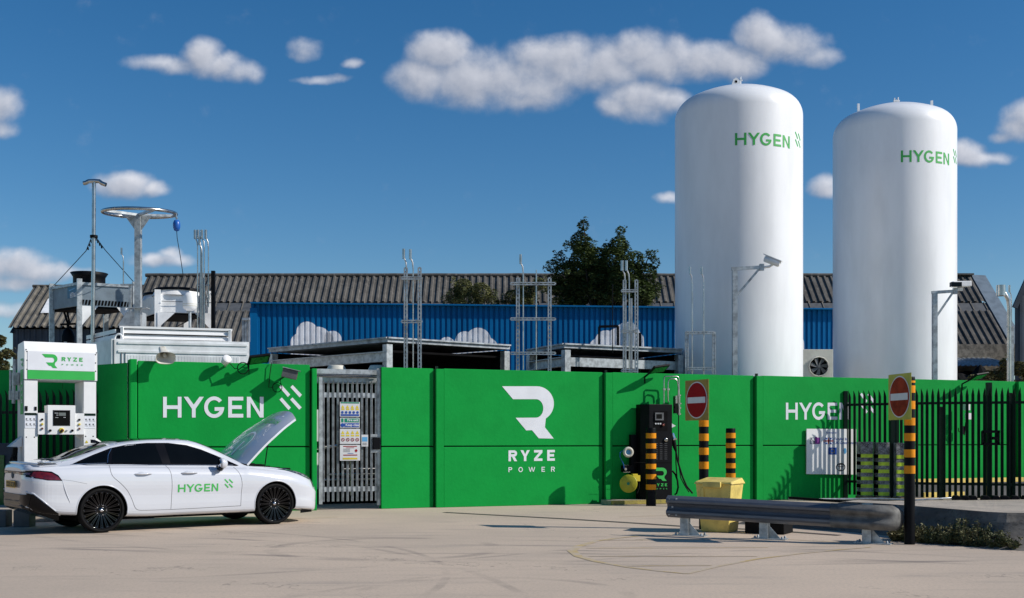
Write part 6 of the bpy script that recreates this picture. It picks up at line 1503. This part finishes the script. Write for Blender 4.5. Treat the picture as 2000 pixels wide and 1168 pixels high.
m = MB(); P = [[bon(1.22*i/28, -1+2*j/24) for j in range(25)] for i in range(29)]; m.grid(P); bonnet = m.build('bonnet', M('carpaint'), car)
m = MB(); P2 = [[bon(1.22*i/28, -1+2*j/24, -.035-.02*(1-abs(-1+2*j/24))) for j in range(25)] for i in range(29)]; m.grid(P2)
m.build('bonnet_lining', M('plastic_grey'), bonnet)
m = MB(); e1 = [P[i][0] for i in range(29)]; e2 = [bon(1.22*i/28, -1, -.035) for i in range(29)]; m.grid([e1, e2]); e1 = [P[28][j] for j in range(25)]; e2 = [bon(1.22, -1+2*j/24, -.035-.02*(1-abs(-1+2*j/24))) for j in range(25)]; m.grid([e1, e2]); e1 = [P[i][24] for i in range(29)]; e2 = [bon(1.22*i/28, 1, -.035) for i in range(29)]; m.grid([e1, e2]); m.build('bonnet_edge', M('carpaint'), bonnet)
m = MB(); m.tube([L2C@Vector((2.84,-.64,.95)), bon(.50,-.93,-.04)], .010, 6); m.build('bonnet_strut', M('black'), car); m = MB(); m.tube([L2C@Vector((2.84,.64,.95)), bon(.50,.93,-.04)], .010, 6); m.build('bonnet_strut', M('black'), car)
m = MB()
for q in band(0,0,.24,.24,128,412,.032,26): m.poly([bon(.40-y, x, .012) for x, y in [(a*1.35, b) for a, b in q]])
[m.poly([bon(.40-y, x, .012) for x, y in ((-.035,-.02+.06*k),(.035,-.02+.06*k),(.035,.04+.06*k),(-.035,.04+.06*k))]) for k in range(5)]; m.build('power_symbol', M('decal_white'), bonnet)
m = MB()
for q in Lh: m.poly([bon(.98-y*.12, -.62+x*.17, .012) for x, y in q])
m.build('bonnet_lettering', M('green_letters'), bonnet)
# wheels
def wheel(x, side):
    c = CF @ Vector((x, side*.795, .352)); ax = F3 @ Vector((0, side, 0)); w_ = MB()
    w_.lathe(c, [(.290,-.10),(.290,.06),(.280,.075),(.265,.04),(.24,-.02)], 40, axis=ax, caps=False); w_.lathe(c, [(.285,-.09),(.001,-.09)], 40, axis=ax, caps=False); wl = w_.build('wheel', M('black_matt'), car)
    m = MB(); m.lathe(c, [(.285,-.115),(.32,-.116),(.342,-.102),(.351,-.08),(.352,-.03),(.352,.03),(.351,.08),(.344,.102),(.325,.114),(.305,.112),(.297,.10),(.294,.07)], 64, axis=ax, caps=False)
    m.build('tyre', M('rubber'), wl)
    m = MB(); ex, ey, ez = basis(ax)
    m.lathe(c, [(.297,.085),(.292,.100),(.282,.092),(.278,.05)], 64, axis=ax, caps=False)
    for k in range(20):
        for da_ in (-.055, .055):
            a = 2*math.pi*k/20; a1_ = a+da_*.35; d0_ = ex*math.cos(a1_)+ey*math.sin(a1_); d1_ = ex*math.cos(a+da_)+ey*math.sin(a+da_)
            m.beam(c+d0_*.045+ez*.055, c+d1_*.284+ez*.080, .011, .022, ez)
    m.lathe(c, [(.060,.03),(.058,.065),(.045,.075),(.001,.078)], 24, axis=ax, caps=False)
    m.m = 1  # added chrome studs stand in for glints at the spoke tips
    for k in range(20):
        a = 2*math.pi*(k+.0)/20; d0_ = ex*math.cos(a)+ey*math.sin(a)
        for r_, z_ in ((.272,.094),(.088,.066)): m.lathe(c+d0_*r_+ez*z_, [(.007,0),(.006,.004),(.001,.007)], 6, axis=ax, caps=False)
    m.m = 0; m.build('rim', [M('rim'), M('chrome')], wl)
    m = MB(); m.lathe(c, [(.028,.076),(.026,.084),(.001,.086)], 18, axis=ax, caps=False)
    for k in range(5): a = 2*math.pi*k/5; m.lathe(c+(ex*math.cos(a)+ey*math.sin(a))*.075, [(.008,.05),(.008,.07)], 8, axis=ax)
    m.build('wheel_badge', M('chrome'), wl)
mat('rim', (.006,.006,.007), .12, metal=.2, var=.1, spec=.3, coat=.3)
for x in (0, 2.92):
    for s_ in (-1, 1): wheel(x, s_)
m = MB(CF); m.box((1.45,0,.24),(3.6,1.5,.10)); m.build('underbody', M('black_matt'), car)
m = MB(CF); m.beam((3.45,-.80,.20),(3.74,-.62,.20),.02,.06); m.beam((3.74,-.62,.20),(3.74,.62,.20),.02,.06); m.build('front_lip', M('black'), car)
